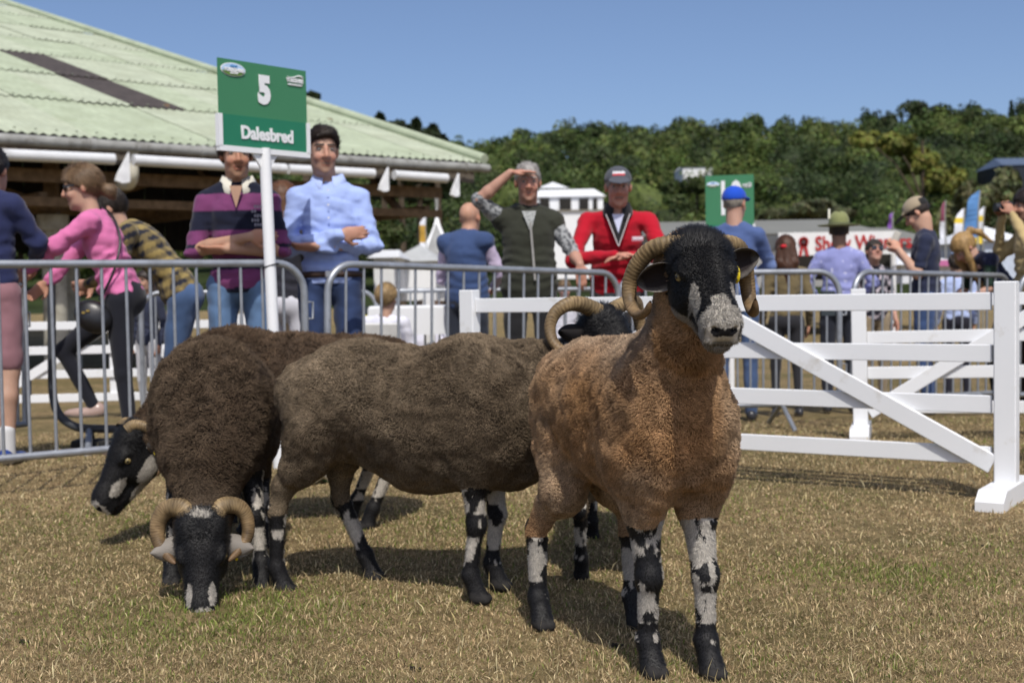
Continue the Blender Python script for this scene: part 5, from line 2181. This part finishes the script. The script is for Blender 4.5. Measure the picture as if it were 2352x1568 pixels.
    # ---------------------------------------------------- hair or cap
    if hair:
        th = hair.get('thick', .012)
        lo_ = Hp(0, 0, 0) - .2
        F = Field(lo_ - np.array((.05, .05, hair.get('long', 0))), Hp(0, 0, 0) + np.array((.22, .22, .2)), h * .95)
        F.ell(Hp(0, .014, .037), HR(.073 + th, .093 + th, .086 + th), Hm, k=.01)
        ax = F.points()
        PH = (ax - hc) @ Hm / HS
        zf, zn = hair.get('front', .062), hair.get('nape', -.07)
        sl = (zn - zf) / .175
        g_ = (zf + sl * (PH[..., 1] + .085) - PH[..., 2]) * .8
        F.F = np.maximum(F.F, g_.astype(np.float32))
        for pts, rs in hair.get('locks', ()):
            F.chain([Hp(*p) for p in pts], rs, k=.02)
        F.rough(hair.get('rough', .004), 55, seed + 2, 2, aniso=hair.get('aniso', (1, 1, .5)))
        V, Q, T = F.mesh()
        cc = np.array(hair['col'])
        Nh = vert_normals(V, Q)
        ns_ = hair.get('n', 7000 if h < .01 else 3500)
        Ph, Nm, vi = sample_surface(V, Q, Nh, np.ones(len(V), bool), ns_, seed)
        g2 = np.random.default_rng(seed + 70)
        fl_ = Hm @ np.array(hair.get('flow', (0, .55, -.8)))
        tg = fl_[None] - Nm * (Nm @ fl_)[:, None]
        Dh = tg + Nm * .07 + .14 * g2.normal(size=Ph.shape) + .5 * np.stack([fnoise(Ph * 22, seed + q_, 1) for q_ in range(3)], 1) * .5
        ch_ = cc[None] * g2.uniform(.5, 1.7, (len(Ph), 1))
        hs_ = None if cap else strands('hair_strands', Ph, Nm, Dh, g2.uniform(.6, 1.3, len(Ph)) * hair.get('len', .024), np.full(len(Ph), .0009), ch_ * .7, ch_ * 1.2, mat_hair('head_hair_strands', .35, .4, .5), e, 4, curl=.12, seed=seed)
        if hs_:
            hs_['kind'] = 'stuff'
        np_mesh('hair', V, Q, HAIRM, e, col=cc * (1 + .45 * fnoise(((V - hc) @ Hm) * np.array((90, 30, 30)), seed + 5, 2))[:, None])
    if cap:
        F = Field(Hp(0, 0, 0) - .28, Hp(0, 0, 0) + .28, h * .75)
        F.ell(Hp(0, .012, .045), HR(.086, .105, .088), Hm, k=.01)
        ax = F.points()
        PH = (ax - hc) @ Hm / HS
        g_ = (.045 - .10 * (PH[..., 1] + .085) - PH[..., 2]) * .9
        F.F = np.maximum(F.F, g_.astype(np.float32))
        if cap.get('felt'):
            F.ell(Hp(0, .012, .095), HR(.085, .102, .085), Hm, k=.02)
            F.ell(Hp(0, .012, .052), HR(.195, .215, .010), Hm, k=.014)
            F.ell(Hp(0, .012, .19), HR(.018, .07, .03), Hm, k=.02, op='sub')
        else:
            b = cap.get('brim', -1)
            F.cone(Hp(-.035, -.09 * 1, .052), Hp(.035, -.09, .052), .010, .010, k=.006)
            F.ell(Hp(0, -.118, .046), HR(.070, .075, .0085), Hm @ rotm(0, .22, 0), k=.010)
        V, Q, T = F.mesh()
        PH = (V - hc) @ Hm / HS
        cc = cap['col'](PH) if callable(cap['col']) else np.tile(cap['col'], (len(V), 1))
        np_mesh('hat' if cap.get('felt') else 'cap', V, Q, CLOTH, e, col=cc)
    # ---------------------------------------------------- collar
    if collar is not None:
        nk = J['neck']
        n = 30
        V, Fc = [], []
        for i in range(n + 1):
            a = -math.pi / 2 + .30 + (2 * math.pi - .60) * i / n      # open at the front (-y)
            ca_, sa_ = math.cos(a), math.sin(a)
            fr = max(0, -sa_)
            hgt = collar.get('h', .038)
            prof = ((.074, .012), (.072, hgt + .012), (.080, hgt + .018), (.100 + .020 * fr, hgt * .45 - .050 * fr), (.096 + .020 * fr, hgt * .4 - .053 * fr), (.078, .006))
            if collar.get('stand'):
                prof = ((.070, -.01), (.078, hgt), (.088, hgt), (.082, -.012))
            for (r_, z_) in prof:
                V.append(nk + np.array((ca_ * r_, sa_ * r_ * .95 + .006, z_ - .012 - .025 * fr)))
        m = len(prof)
        for i in range(n):
            for j in range(m):
                Fc.append((i * m + j, i * m + (j + 1) % m, (i + 1) * m + (j + 1) % m, (i + 1) * m + j))
        np_mesh('collar', np.array(V), np.array(Fc), CLOTH, e, col=np.tile(collar['col'], (len(V), 1)))
    if extra:
        extra(e, J, Hp, Hm)
    return e


def jeans(c):
    c = np.array(c)

    def f(P):
        n = np.clip(.5 + .7 * fnoise(P * 12, 3, 3), 0, 1)
        fade = np.exp(-((np.abs(P[:, 0]) - .10) / .045) ** 2) * np.clip((P[:, 2] - .3) * 2, 0, 1) * .45
        return c * (.75 + .5 * n + fade)[:, None]
    return f


def plain(c, v=.12):
    c = np.array(c)
    return lambda P: c * (1 + v * fnoise(P * 8, 9, 2))[:, None]


# rugby stripes: bands follow body height on the trunk and arm length on the sleeves
def rugby(P):
    z = P[:, 2] + .02 * np.abs(P[:, 0])
    pl_, nv = np.array((.17, .045, .13)), np.array((.012, .014, .030))
    b = ((z > .90) & (z < .93)) | ((z > 1.03) & (z < 1.09)) | ((z > 1.15) & (z < 1.17)) | ((z > 1.24) & (z < 1.345)) | (z > 1.44)
    return np.where(b[:, None], nv, pl_) * (1 + .12 * fnoise(P * 9, 2, 2))[:, None]


def tartan(P):
    u, v = P[:, 0] + .3 * P[:, 1], P[:, 2] - P[:, 1] * .5
    a = (np.sin(u * 2 * math.pi / .07) > .1).astype(float)
    b = (np.sin(v * 2 * math.pi / .07) > .1).astype(float)
    t = (a + b) / 2
    c = np.array((.30, .225, .085))[None] * (1 - t[:, None]) + np.array((.022, .024, .036))[None] * t[:, None]
    return c


def speck(c1, c2, scale, thr, seed=4):
    def f(P):
        n = fnoise(P * scale, seed, 2)
        return np.where((n > thr)[:, None], np.array(c2), np.array(c1))
    return f


def add_box(e, name, c, size, m, M=None, bev=.0):
    return MB().box(c, size, M, bev).build(name, m, e)


CROSS = dict(elL=(.232, -.04, 1.135), elR=(-.232, -.04, 1.135), wrL=(-.05, -.20, 1.135), wrR=(.065, -.22, 1.195))
CROSSH = {'L': ((-1, .25, -.05), (0, .5, .9), .3), 'R': ((1, .05, .1), (0, 1, 0), .5)}

# -------- man in navy jumper and pink shorts, far left
person('person in navy jumper and dusty pink shorts cut by the left edge', gp(-14, 7.05), R(172), pose=dict(elL=(.23, -.12, 1.2), elR=(-.25, -.10, 1.2), wrL=(.1, -.33, 1.08), wrR=(-.1, -.33, 1.08), neck=(0, -.02, 1.47), head=(0, -.08, 1.60), anR=(-.115, .05, .085), knR=(-.11, .0, .50)),
       scale=1.02, shirt=plain((.024, .030, .085)), legs=plain((.30, .155, .175)), short_legs=True, bare_legs=True, shoes=(.02, .05, .22), hair=dict(col=(.02, .016, .014)), face=False, hem=.93, skin=(.46, .28, .20), seed=3, stout=1.12)


# -------- woman in pink blouse
def bag(e, J, Hp, Hm):
    F = Field((.0, -.3, .62), (.32, .12, 1.0), .010)
    M = rotm(.0, -.5, 0)
    F.ell((.16, -.10, .83), (.055, .115, .085), M, k=.02)
    F.ell((.16, -.11, .80), (.060, .10, .06), M, k=.03)
    V, Q, T = F.mesh()
    b = np_mesh('handbag', V, Q, mat('black_leather', (.012, .012, .014), .35, .5, bump=.2, bscale=80), e)
    MB().box((.222, -.14, .85), (.006, .018, .012)).build('clasp', mat('brass', (.6, .42, .12), .3, .5, metal=.8), b)
    MB().box((.222, -.115, .86), (.006, .018, .012)).build('clasp', mat('brass', (.6, .42, .12)), b)
    pts = catmull([(.18, -.06, .92), (.185, .01, 1.04), (.155, .045, 1.16), (.095, .045, 1.28), (.02, -.01, 1.40), (-.05, -.10, 1.46), (-.10, -.21, 1.42)], 30)
    MB().tube(pts, .008, 6).build('bag_strap', mat('black_leather', (.012, .012, .014)), b)
    Mg = Matrix(Hm.tolist())
    gl = MB()
    for s in (-1, 1):
        gl.box(Vector(Hp(s * .034, -.092, .012)), (.05, .008, .034), Mg, .003)
        gl.beam(Vector(Hp(s * .062, -.09, .018)), Vector(Hp(s * .078, .01, .018)), .006, .010)
    gl.build('sunglasses', mat('black_lens', (.008, .008, .010), .12, .6), e)


def hairlocks(*ch):
    return ch


person('person in bright pink blouse and black leggings leaning on the rail', gp(283, 7.45), R(-88),
       pose=dict(hip=(0, .03, .93), waist=(0, -.02, 1.07), chest=(0, -.08, 1.26), neck=(0, -.14, 1.43), head=(0, -.19, 1.575), shL=(.16, -.11, 1.37), shR=(-.16, -.12, 1.37),
                 elL=(.20, -.30, 1.22), wrL=(.13, -.48, 1.10), elR=(-.2, -.30, 1.2), wrR=(-.12, -.45, 1.03), hipL=(.085, .03, .91), hipR=(-.085, .01, .91),
                 knL=(.09, .04, .49), anL=(.09, .08, .085), knR=(-.10, -.36, .62), anR=(-.10, -.19, .30)),
       skin=(.50, .31, .22), h=.009, head_rot=(R(12), R(8), 0), shirt=plain((.62, .17, .36), .06), legs=plain((.016, .017, .024)), fem=True, sleeve=1.95, hem=.77, shoes=(.42, .30, .26),
       hair=dict(col=(.17, .105, .055), thick=.016, front=.055, nape=-.075, locks=[([(0, .10, -.01), (0, .14, -.035), (0, .15, -.06)], [.035, .036, .02])], rough=.003), extra=bag, seed=5, wrinkle=1.5,
       hands={'L': ((0, -.8, -.5), (-1, 0, 0), .7), 'R': ((0, -.7, -.6), (1, 0, 0), .7)})

# -------- man in checked shirt, bent over
person('person in brown checked shirt bent forward behind the pink blouse', gp(412, 8.1), R(-80),
       pose=dict(hip=(0, .05, .93), waist=(0, -.02, 1.07), chest=(0, -.16, 1.24), neck=(0, -.30, 1.36), head=(0, -.38, 1.47), shL=(.18, -.25, 1.32), shR=(-.18, -.25, 1.32), elL=(.24, -.32, 1.06), wrL=(.12, -.5, 1.02), elR=(-.24, -.32, 1.06), wrR=(-.1, -.5, 1.0),
                 hipL=(.09, .05, .91), hipR=(-.09, .05, .91)),
       head_rot=(0, R(22), 0), shirt=tartan, legs=jeans((.055, .095, .19)), hair=dict(col=(.03, .022, .016)), skin=(.46, .29, .21), seed=6, hem=.90, scale=1.03)


# -------- young man in the rugby shirt
def crest(e, J, Hp, Hm):
    m = mat('grey_crest', (.28, .27, .32), .8)
    g = np.random.default_rng(4)
    mb = MB()
    for r_ in range(5):
        for c_ in range(5):
            if g.random() < .75:
                mb.box((.085 + c_ * .014, -.148 + .004 * c_, 1.36 - r_ * .024), (.009, .004, .012 + .005 * g.random()), Matrix.Rotation(R(12), 3, 'Z'))
    mb.build('crest', m, e)
    v = MB()
    v.add([(-.035, -.118, 1.475), (.035, -.118, 1.475), (.0, -.140, 1.355)], [(0, 2, 1)])
    v.build('open_neck', mat('bare_chest', (.42, .25, .17), .6), e)


person('person in purple and navy striped rugby shirt with folded arms', gp(562, 7.15), R(8), pose=CROSS, hands=CROSSH, skin=(.42, .245, .165), h=.0078, head_rot=(R(10), R(4), 0), scale=1.035,
       shirt=rugby, sleeve=1.05, legs=jeans((.085, .145, .25)), hair=dict(col=(.028, .020, .015), thick=.018, front=.058), collar=dict(col=(.68, .65, .56)), extra=crest, seed=7, hem=.90)


# -------- young man in the blue shirt
def placket(e, J, Hp, Hm):
    m = mat('belt_leather', (.045, .025, .018), .5, .4)
    pts = [(math.cos(a) * .170, math.sin(a) * .128 + .01, .985) for a in np.linspace(0, 2 * math.pi, 40, endpoint=False)]
    MB().tube(pts, .018, 8, closed=True).build('belt', m, e)
    add_box(e, 'belt_buckle', (0, -.138, .985), (.045, .01, .036), mat('steel_buckle', (.5, .5, .5), .3, .5, metal=.9), bev=.004)
    for z in (1.44, 1.36, 1.29):
        add_box(e, 'button', (0.004, -.134 - .01 * (1.44 - z) * 3, z), (.010, .004, .010), mat('pearl', (.75, .76, .8), .3, .5))


person('person in pale blue shirt with folded arms beside the white pole', gp(768, 7.42), R(6), pose=dict(CROSS, head=(-.025, -.02, 1.655)), hands=CROSSH, skin=(.45, .275, .20), h=.0078, head_rot=(R(14), R(2), 0), scale=1.06,
       shirt=plain((.36, .46, .80), .05), sleeve=2.0, legs=jeans((.028, .045, .105)), hair=dict(col=(.030, .020, .015), thick=.016, front=.080, nape=-.03, rough=.007, flow=(.2, -.5, .55), len=.026), collar=dict(col=(.42, .52, .84)), extra=placket, seed=8, hem=.93, wrinkle=1.3)


# -------- man shading his eyes
def zipf(e, J, Hp, Hm):
    m = mat('grey_zip', (.30, .29, .27), .5, .4)
    MB().beam((.01, -.150, 1.40), (.035, -.158, 1.02), .006, .014, up=(1, 0, 0)).build('zip', m, e)
    g = MB()
    for s in (-1, 1):
        for k in range(3):
            a = Vector(Hp(s * .085, .03, .035 - .02 * k))
    v = MB()
    v.add([(-.045, -.125, 1.475), (.05, -.125, 1.475), (.012, -.155, 1.33)], [(0, 2, 1)])
    v.build('shirt_front', mat('grey_check_front', (.34, .35, .34), .8, nscale=90, var=.5), e)


person('person shading eyes with a raised hand, in a dark green gilet', gp(1222, 8.75), R(0),
       pose=dict(elR=(-.325, -.10, 1.555), wrR=(-.115, -.145, 1.725), shR=(-.18, .0, 1.43), elL=(.30, -.06, 1.18), wrL=(.325, -.27, 1.115), head=(.0, -.03, 1.665)),
       hands={'R': ((.97, -.12, .05), (0, .1, -1), .12), 'L': ((.05, -.25, -.95), (0, 1, -.2), .35)}, skin=(.46, .26, .19), h=.0082, head_rot=(R(3), R(4), 0), scale=1.035, stout=1.18,
       shirt=speck((.33, .34, .34), (.10, .105, .11), 70, .05), sleeve=1.0, vest=plain((.034, .036, .026)), legs=plain((.02, .02, .022)), hair=dict(col=(.34, .32, .30), thick=.005, front=.075, nape=-.06),
       collar=dict(col=(.014, .015, .016), stand=True, h=.05), extra=zipf, seed=9, hem=.92)

# -------- bald man turned away
def back_print(e, J, Hp, Hm):
    mb = MB()
    for k in range(7):
        mb.box((.03 - k * .024, .150, 1.335), (.016, .006, .036 + .004 * (k % 2)))
    mb.build('back_print', mat('white_print', (.75, .76, .78)), e)['kind'] = 'stuff'


person('bald person in navy gilet and lilac sleeves seen from behind', gp(1078, 10.2), R(157), pose=dict(neck=(0, -.03, 1.47), head=(0, -.09, 1.60), elL=(.26, -.10, 1.14), wrL=(.20, -.30, 1.02), elR=(-.25, -.1, 1.16), wrR=(-.1, -.3, 1.05)),
       skin=(.50, .28, .19), shirt=plain((.56, .47, .62), .05), vest=plain((.045, .075, .17)), legs=plain((.03, .035, .05)), seed=10, face=False, scale=1.02, stout=1.1)


# -------- man in red fleece and grey cap
def fleece_zip(e, J, Hp, Hm):
    m = mat('black_lining', (.012, .012, .013), .8)
    v = MB()
    v.add([(-.075, -.185, 1.42), (.075, -.185, 1.42), (.0, -.222, 1.22)], [(0, 2, 1)])
    v.build('neck_lining', m, e)
    v = MB()
    v.add([(-.038, -.192, 1.425), (.038, -.192, 1.425), (.0, -.222, 1.30)], [(0, 2, 1)])
    v.build('undershirt', mat('pale_undershirt', (.5, .52, .66), .8), e)
    for s in (-1, 1):
        MB().beam((s * .078, -.186, 1.425), (0, -.226, 1.215), .006, .012, up=(0, -1, 0)).build('zip', mat('pale_zip', (.5, .46, .46), .5), e)
    mb = MB()
    for k in range(5):
        mb.box((.100 + k * .013, -.2125, 1.265), (.009, .004, .015))
    mb.build('chest_print', mat('white_print', (.75, .76, .78)), e)['kind'] = 'stuff'
    add_box(e, 'chest_badge', (.125, -.2085, 1.262), (.075, .004, .03), mat('pale_red_badge', (.5, .25, .3), .8))


def capcol(PH):
    c = np.tile((.075, .08, .095), (len(PH), 1))
    f = (PH[:, 1] < -.04) & (np.abs(PH[:, 0]) < .038) & (np.abs(PH[:, 2] - .088) < .013)
    c[f & (PH[:, 2] > .086)] = (.62, .62, .64)
    c[f & (PH[:, 2] <= .086)] = (.50, .05, .06)
    return c


person('person in red fleece and grey cap leaning on the barrier', gp(1424, 8.95), R(-3),
       pose=dict(hip=(0, .12, .93), waist=(0, .06, 1.08), chest=(0, -.04, 1.26), neck=(.0, -.10, 1.44), head=(.005, -.15, 1.60), shL=(.20, -.06, 1.385), shR=(-.20, -.06, 1.385), elL=(.30, -.26, 1.14), wrL=(.06, -.44, 1.14), elR=(-.30, -.26, 1.13), wrR=(-.03, -.46, 1.15),
                 hipL=(.09, .12, .91), hipR=(-.09, .12, .91)),
       hands={'L': ((-1, -.2, 0), (0, 0, -1), .4), 'R': ((1, -.1, .05), (0, 0, -1), .4)}, skin=(.48, .27, .20), h=.0082, head_rot=(R(2), R(6), 0), stout=1.25, scale=1.06,
       shirt=plain((.42, .008, .022), .06), sleeve=2.0, legs=plain((.03, .028, .03)), hair=dict(col=(.22, .20, .18), thick=.006, front=.03, nape=-.06), cap=dict(col=capcol), collar=dict(col=(.013, .013, .015), h=.06), extra=fleece_zip, seed=12, hem=.88)


# -------- man in blue cap seen from behind
def twotone(P):
    return np.where((P[:, 2] > 1.24)[:, None], (.075, .115, .26), (.15, .215, .42)) * (1 + .1 * fnoise(P * 8, 4, 2))[:, None]


person('person in royal blue cap and two-tone blue jacket seen from behind', gp(1692, 9.6), R(165), pose=dict(elL=(.25, -.12, 1.18), wrL=(.1, -.3, 1.1), elR=(-.25, -.12, 1.18), wrR=(-.1, -.3, 1.1)), skin=(.46, .27, .2), face=True, scale=1.0, stout=1.15, head_rot=(R(-18), 0, 0),
       shirt=twotone, legs=jeans((.055, .09, .18)), hair=dict(col=(.28, .25, .21), thick=.006, front=.03, nape=-.07), cap=dict(col=(.015, .075, .50)), seed=13, hem=.86)


# -------- girl with red hair tie
def red_tie(e, J, Hp, Hm):
    F = Field(Hp(0, .13, .02) - .06, Hp(0, .13, .02) + .06, .008)
    F.ell(Hp(.03, .122, .03), (.036, .018, .020), Hm, k=.01)
    V, Q, T = F.mesh()
    np_mesh('hair_tie', V, Q, mat('red_ribbon', (.55, .02, .03), .7), e)


LONG = [([(-.05, .07, .0), (-.06, .09, -.12), (-.05, .09, -.28)], [.045, .05, .02]), ([(.05, .07, .0), (.06, .09, -.12), (.05, .09, -.30)], [.045, .05, .02]), ([(0, .09, .0), (0, .11, -.15), (0, .11, -.34)], [.05, .055, .02])]
person('person with long brown hair and red hair tie in an olive coat', gp(1808, 9.95), R(175), scale=.80, shirt=plain((.16, .125, .065)), legs=plain((.03, .03, .035)), fem=True, hem=.70, face=False,
       hair=dict(col=(.075, .033, .018), thick=.02, front=.05, nape=-.09, locks=LONG, long=.3), extra=red_tie, seed=14)


# -------- man in the olive felt hat
def feather(e, J, Hp, Hm):
    MB().box(Vector(Hp(.085, .04, .15)), (.02, .03, .09), Matrix(Hm.tolist()), .004).build('hat_card', mat('cream_card', (.75, .73, .62)), e)
    pts = [Vector(Hp(math.cos(a) * .088, .012 + math.sin(a) * .105, .066)) for a in np.linspace(0, 2 * math.pi, 30, endpoint=False)]
    MB().tube(pts, .008, 6, closed=True).build('hat_band', mat('dark_band', (.06, .065, .04)), e)


person('person in olive felt hat and lilac patterned shirt seen from behind', gp(1930, 10.3), R(170), pose=dict(elL=(.30, .02, 1.17), wrL=(.17, -.12, 1.02), elR=(-.30, .02, 1.17), wrR=(-.17, -.12, 1.02)), skin=(.30, .17, .11), face=False, scale=.90, stout=1.12,
       shirt=speck((.27, .29, .56), (.55, .56, .75), 34, .52), legs=plain((.025, .028, .04)), hair=dict(col=(.03, .025, .02)), cap=dict(col=(.22, .235, .10), felt=True), extra=feather, seed=15, hem=.90)


# -------- man in mirrored sunglasses
def shades(e, J, Hp, Hm):
    Mg = Matrix(Hm.tolist())
    gl = MB()
    for s in (-1, 1):
        gl.box(Vector(Hp(s * .034, -.096, .008)), (.054, .010, .042), Mg, .012)
    gl.box(Vector(Hp(0, -.098, .018)), (.03, .006, .006), Mg)
    for s in (-1, 1):
        gl.beam(Vector(Hp(s * .062, -.09, .018)), Vector(Hp(s * .078, .01, .018)), .005, .008)
    gl.build('sunglasses', mat('mirror_lens', (.02, .025, .035), .05, .9, metal=.3), e)


person('person in mirrored sunglasses and black floral shirt looking up', gp(2008, 11.5), R(12), scale=.84, head_rot=(R(-8), R(-18), R(6)), skin=(.50, .29, .22), shirt=speck((.018, .018, .028), (.52, .46, .50), 26, .12), sleeve=.9, legs=plain((.30, .24, .16)),
       hair=dict(col=(.045, .035, .028), front=.06), extra=shades, seed=16, h=.010)


# -------- man in navy t-shirt with phone
def phone(e, J, Hp, Hm):
    add_box(e, 'phone', Vector(J['wrL']) + Vector((-.02, -.03, .10)), (.010, .055, .11), mat('phone_case', (.55, .52, .45), .3, .5), Matrix.Rotation(R(-25), 3, 'X'), .006)


def tancap(PH):
    c = np.tile((.36, .29, .20), (len(PH), 1))
    c[(PH[:, 1] < -.095)] = (.012, .012, .014)
    c[(PH[:, 1] > .07) & (PH[:, 2] < .085)] = (.02, .02, .02)
    return c


person('person in navy t-shirt and tan cap looking down at a phone', gp(2128, 10.0), R(-112), pose=dict(elL=(.235, -.05, 1.14), wrL=(.12, -.20, 1.34), elR=(-.235, -.05, 1.14), wrR=(-.06, -.22, 1.32), neck=(0, -.005, 1.495), head=(0, -.065, 1.635)),
       hands={'L': ((-.2, -.5, .85), (-.6, -.4, 0), .9), 'R': ((.2, -.5, .85), (.6, -.4, 0), .9)}, skin=(.52, .31, .22), head_rot=(R(-4), R(34), 0), scale=.97, h=.0095, shirt=plain((.022, .027, .055)), sleeve=.72, legs=jeans((.05, .085, .19)),
       hair=dict(col=(.03, .022, .018), thick=.008, front=.03, nape=-.06), cap=dict(col=tancap), extra=phone, seed=17, hem=.86)

# -------- blonde woman bending
BL = [([(.07, -.02, .03), (.085, -.07, -.06), (.07, -.13, -.2), (.05, -.16, -.36)], [.022, .028, .026, .01]), ([(0, .09, .06), (0, .14, .07), (.01, .18, .0), (.02, .19, -.16)], [.022, .026, .024, .008]), ([(-.07, -.02, .03), (-.085, -.07, -.06), (-.07, -.13, -.2)], [.03, .04, .02])]
person('blonde person with ponytail in navy gilet and green sleeves bending down', gp(2296, 10.3), R(-84), pose=dict(hip=(0, .12, .93), waist=(0, .03, 1.07), chest=(0, -.10, 1.22), neck=(0, -.22, 1.36), head=(0, -.32, 1.44), shL=(.16, -.17, 1.32), shR=(-.16, -.17, 1.32), elL=(.22, -.20, 1.08), wrL=(.16, -.38, .98), elR=(-.2, -.22, 1.08), wrR=(-.1, -.4, .98), hipL=(.09, .12, .91), hipR=(-.09, .12, .91)),
       skin=(.55, .33, .25), head_rot=(0, R(48), 0), scale=.92, fem=True, shirt=plain((.02, .04, .028)), sleeve=.85, vest=plain((.02, .024, .055)), legs=plain((.012, .012, .018)), hair=dict(col=(.40, .25, .10), thick=.014, front=.05, nape=-.07, locks=BL, long=.25), seed=18)


# -------- man in tan jacket with a camera, right edge
def camera_(e, J, Hp, Hm):
    c = Vector(Hp(0, -.16, .0))
    b = MB()
    b.box(c, (.13, .06, .085), Matrix(Hm.tolist()), .012)
    b.tube([c, c + Vector((0, -.10, 0))], .035, 12)
    b.build('camera', mat('camera_body', (.02, .022, .03), .4, .4), e)


person('person in tan jacket holding up a camera at the right edge', gp(2366, 9.9), R(-85), pose=dict(elL=(.28, -.13, 1.26), wrL=(.09, -.19, 1.58), elR=(-.28, -.13, 1.26), wrR=(-.09, -.19, 1.58), hipL=(.092, 0, .93)), hands={'L': ((-.3, -.3, .9), (-1, 0, 0), .9), 'R': ((.3, -.3, .9), (1, 0, 0), .9)},
       skin=(.40, .23, .16), scale=.98, shirt=plain((.46, .35, .17), .08), legs=plain((.03, .02, .018)), hair=dict(col=(.022, .015, .013), thick=.024, front=.05, nape=-.09, beard=(.03, .02, .018)), extra=camera_, seed=19, hem=.82, wrinkle=1.6)

# -------- further back
person('small person in pale blue shirt behind the bending blonde', gp(2198, 12.2), R(175), scale=.78, shirt=plain((.42, .50, .74), .05), legs=plain((.02, .02, .03)), hair=dict(col=(.05, .035, .025), thick=.018), face=False, seed=20, h=.013)
person('person with long auburn hair and white trousers behind the rugby shirt', gp(664, 8.35), R(170), scale=.96, shirt=plain((.03, .03, .04)), sleeve=.5, legs=plain((.66, .66, .72), .04), fem=True, hair=dict(col=(.11, .048, .022), thick=.022, front=.05, nape=-.09, locks=LONG, long=.3), face=False, seed=21, skin=(.46, .26, .17), h=.012,
       pose=dict(elL=(.25, -.02, 1.15), wrL=(.13, -.22, 1.05)))
SIT = dict(hip=(0, 0, .46), waist=(0, -.01, .60), chest=(0, -.03, .80), neck=(0, -.03, .98), head=(0, -.06, 1.135), shL=(.175, -.02, .92), shR=(-.175, -.02, .92), elL=(.22, -.10, .66), elR=(-.22, -.10, .66), wrL=(.10, -.28, .60), wrR=(-.10, -.28, .60),
           hipL=(.09, -.02, .45), hipR=(-.09, -.02, .45), knL=(.12, -.42, .46), knR=(-.12, -.42, .46), anL=(.12, -.38, .085), anR=(-.12, -.38, .085))
WS = plain((.72, .72, .80), .03)


def chair_for(label, x, Y, rz):
    e = empty('folding_chair', gp(x, Y), rz, label, 'chair', 'plastic chairs of the seated group')
    m = mat('white_plastic', (.66, .66, .64), .5, .3)
    add_box(e, 'seat', (0, -.10, .345), (.42, .42, .03), m, bev=.01)
    MB().box((0, .15, .60), (.42, .03, .40), Matrix.Rotation(R(-8), 3, 'X'), .01).build('backrest', m, e)
    for sx in (-.18, .18):
        for y in (-.28, .10):
            MB().tube([(sx, y, .33), (sx * 1.1, y * 1.15, 0)], .014, 8).build('leg', m, e)


for k, (x, Y, rz, hcol, lab, sc2) in enumerate([
        (888, 9.7, 160, (.30, .20, .09), 'fair-haired person in white sitting beside the blue-shirted man', .86),
        (975, 11.9, 15, (.045, .03, .02), 'dark-haired person in white sitting nearest the tent post', .80),
        (1012, 12.3, -30, (.10, .055, .03), 'brown-haired person in white sitting in the middle of the group', .80),
        (1052, 11.8, -60, (.06, .04, .025), 'person in white sitting closest to the hurdle post', .82)]):
    chair_for(['white chair of the fair-haired sitter', 'white chair nearest the tent post', 'white chair in the middle of the seated group', 'white chair closest to the hurdle post'][k], x, Y, R(rz))
    person(lab, gp(x, Y), R(rz), pose=SIT, scale=sc2, shirt=WS, legs=plain((.5, .5, .55) if k % 2 else (.03, .03, .04)), hair=dict(col=hcol, thick=.018, locks=(), long=0), seed=22 + k, h=.013, sleeve=1.2, hem=.42 + .49, group='seated group behind the barriers', fem=True, skin=(.46, .28, .2))
person('small person in white top between the gilet and the red fleece', gp(1300, 11.6), R(10), scale=.66, shirt=WS, legs=plain((.06, .07, .12)), hair=dict(col=(.20, .13, .07), thick=.016), seed=30, h=.013, skin=(.5, .3, .24))
person('small dark-haired person behind the hip of the pink blouse', gp(347, 10.6), R(-30), scale=.72, shirt=plain((.03, .035, .06)), legs=plain((.5, .5, .52)), hair=dict(col=(.03, .02, .016), thick=.016, locks=LONG, long=.3), seed=31, h=.013, fem=True)
# a white trestle table and a tent pole in front of the seated group
e = empty('trestle_table', gp(985, 10.6), R(4), 'white cloth-covered trestle table behind the second row of barriers', 'table')
add_box(e, 'tabletop', (0, 0, .93), (.95, .5, .03), TENT, bev=.006)
add_box(e, 'cloth_front', (0, -.255, .82), (.96, .012, .22), TENT)
for sx in (-.4, .4):
    add_box(e, 'trestle', (sx, 0, .46), (.05, .44, .91), TENT)
e = empty('gate_post', gp(990, 11.3), 0, 'short white square post beside the seated group', 'post')
add_box(e, 'post_shaft', (0, 0, .55), (.10, .10, 1.1), WB, bev=.006)
add_box(e, 'base_plate', (0, 0, .015), (.22, .22, .03), WB)
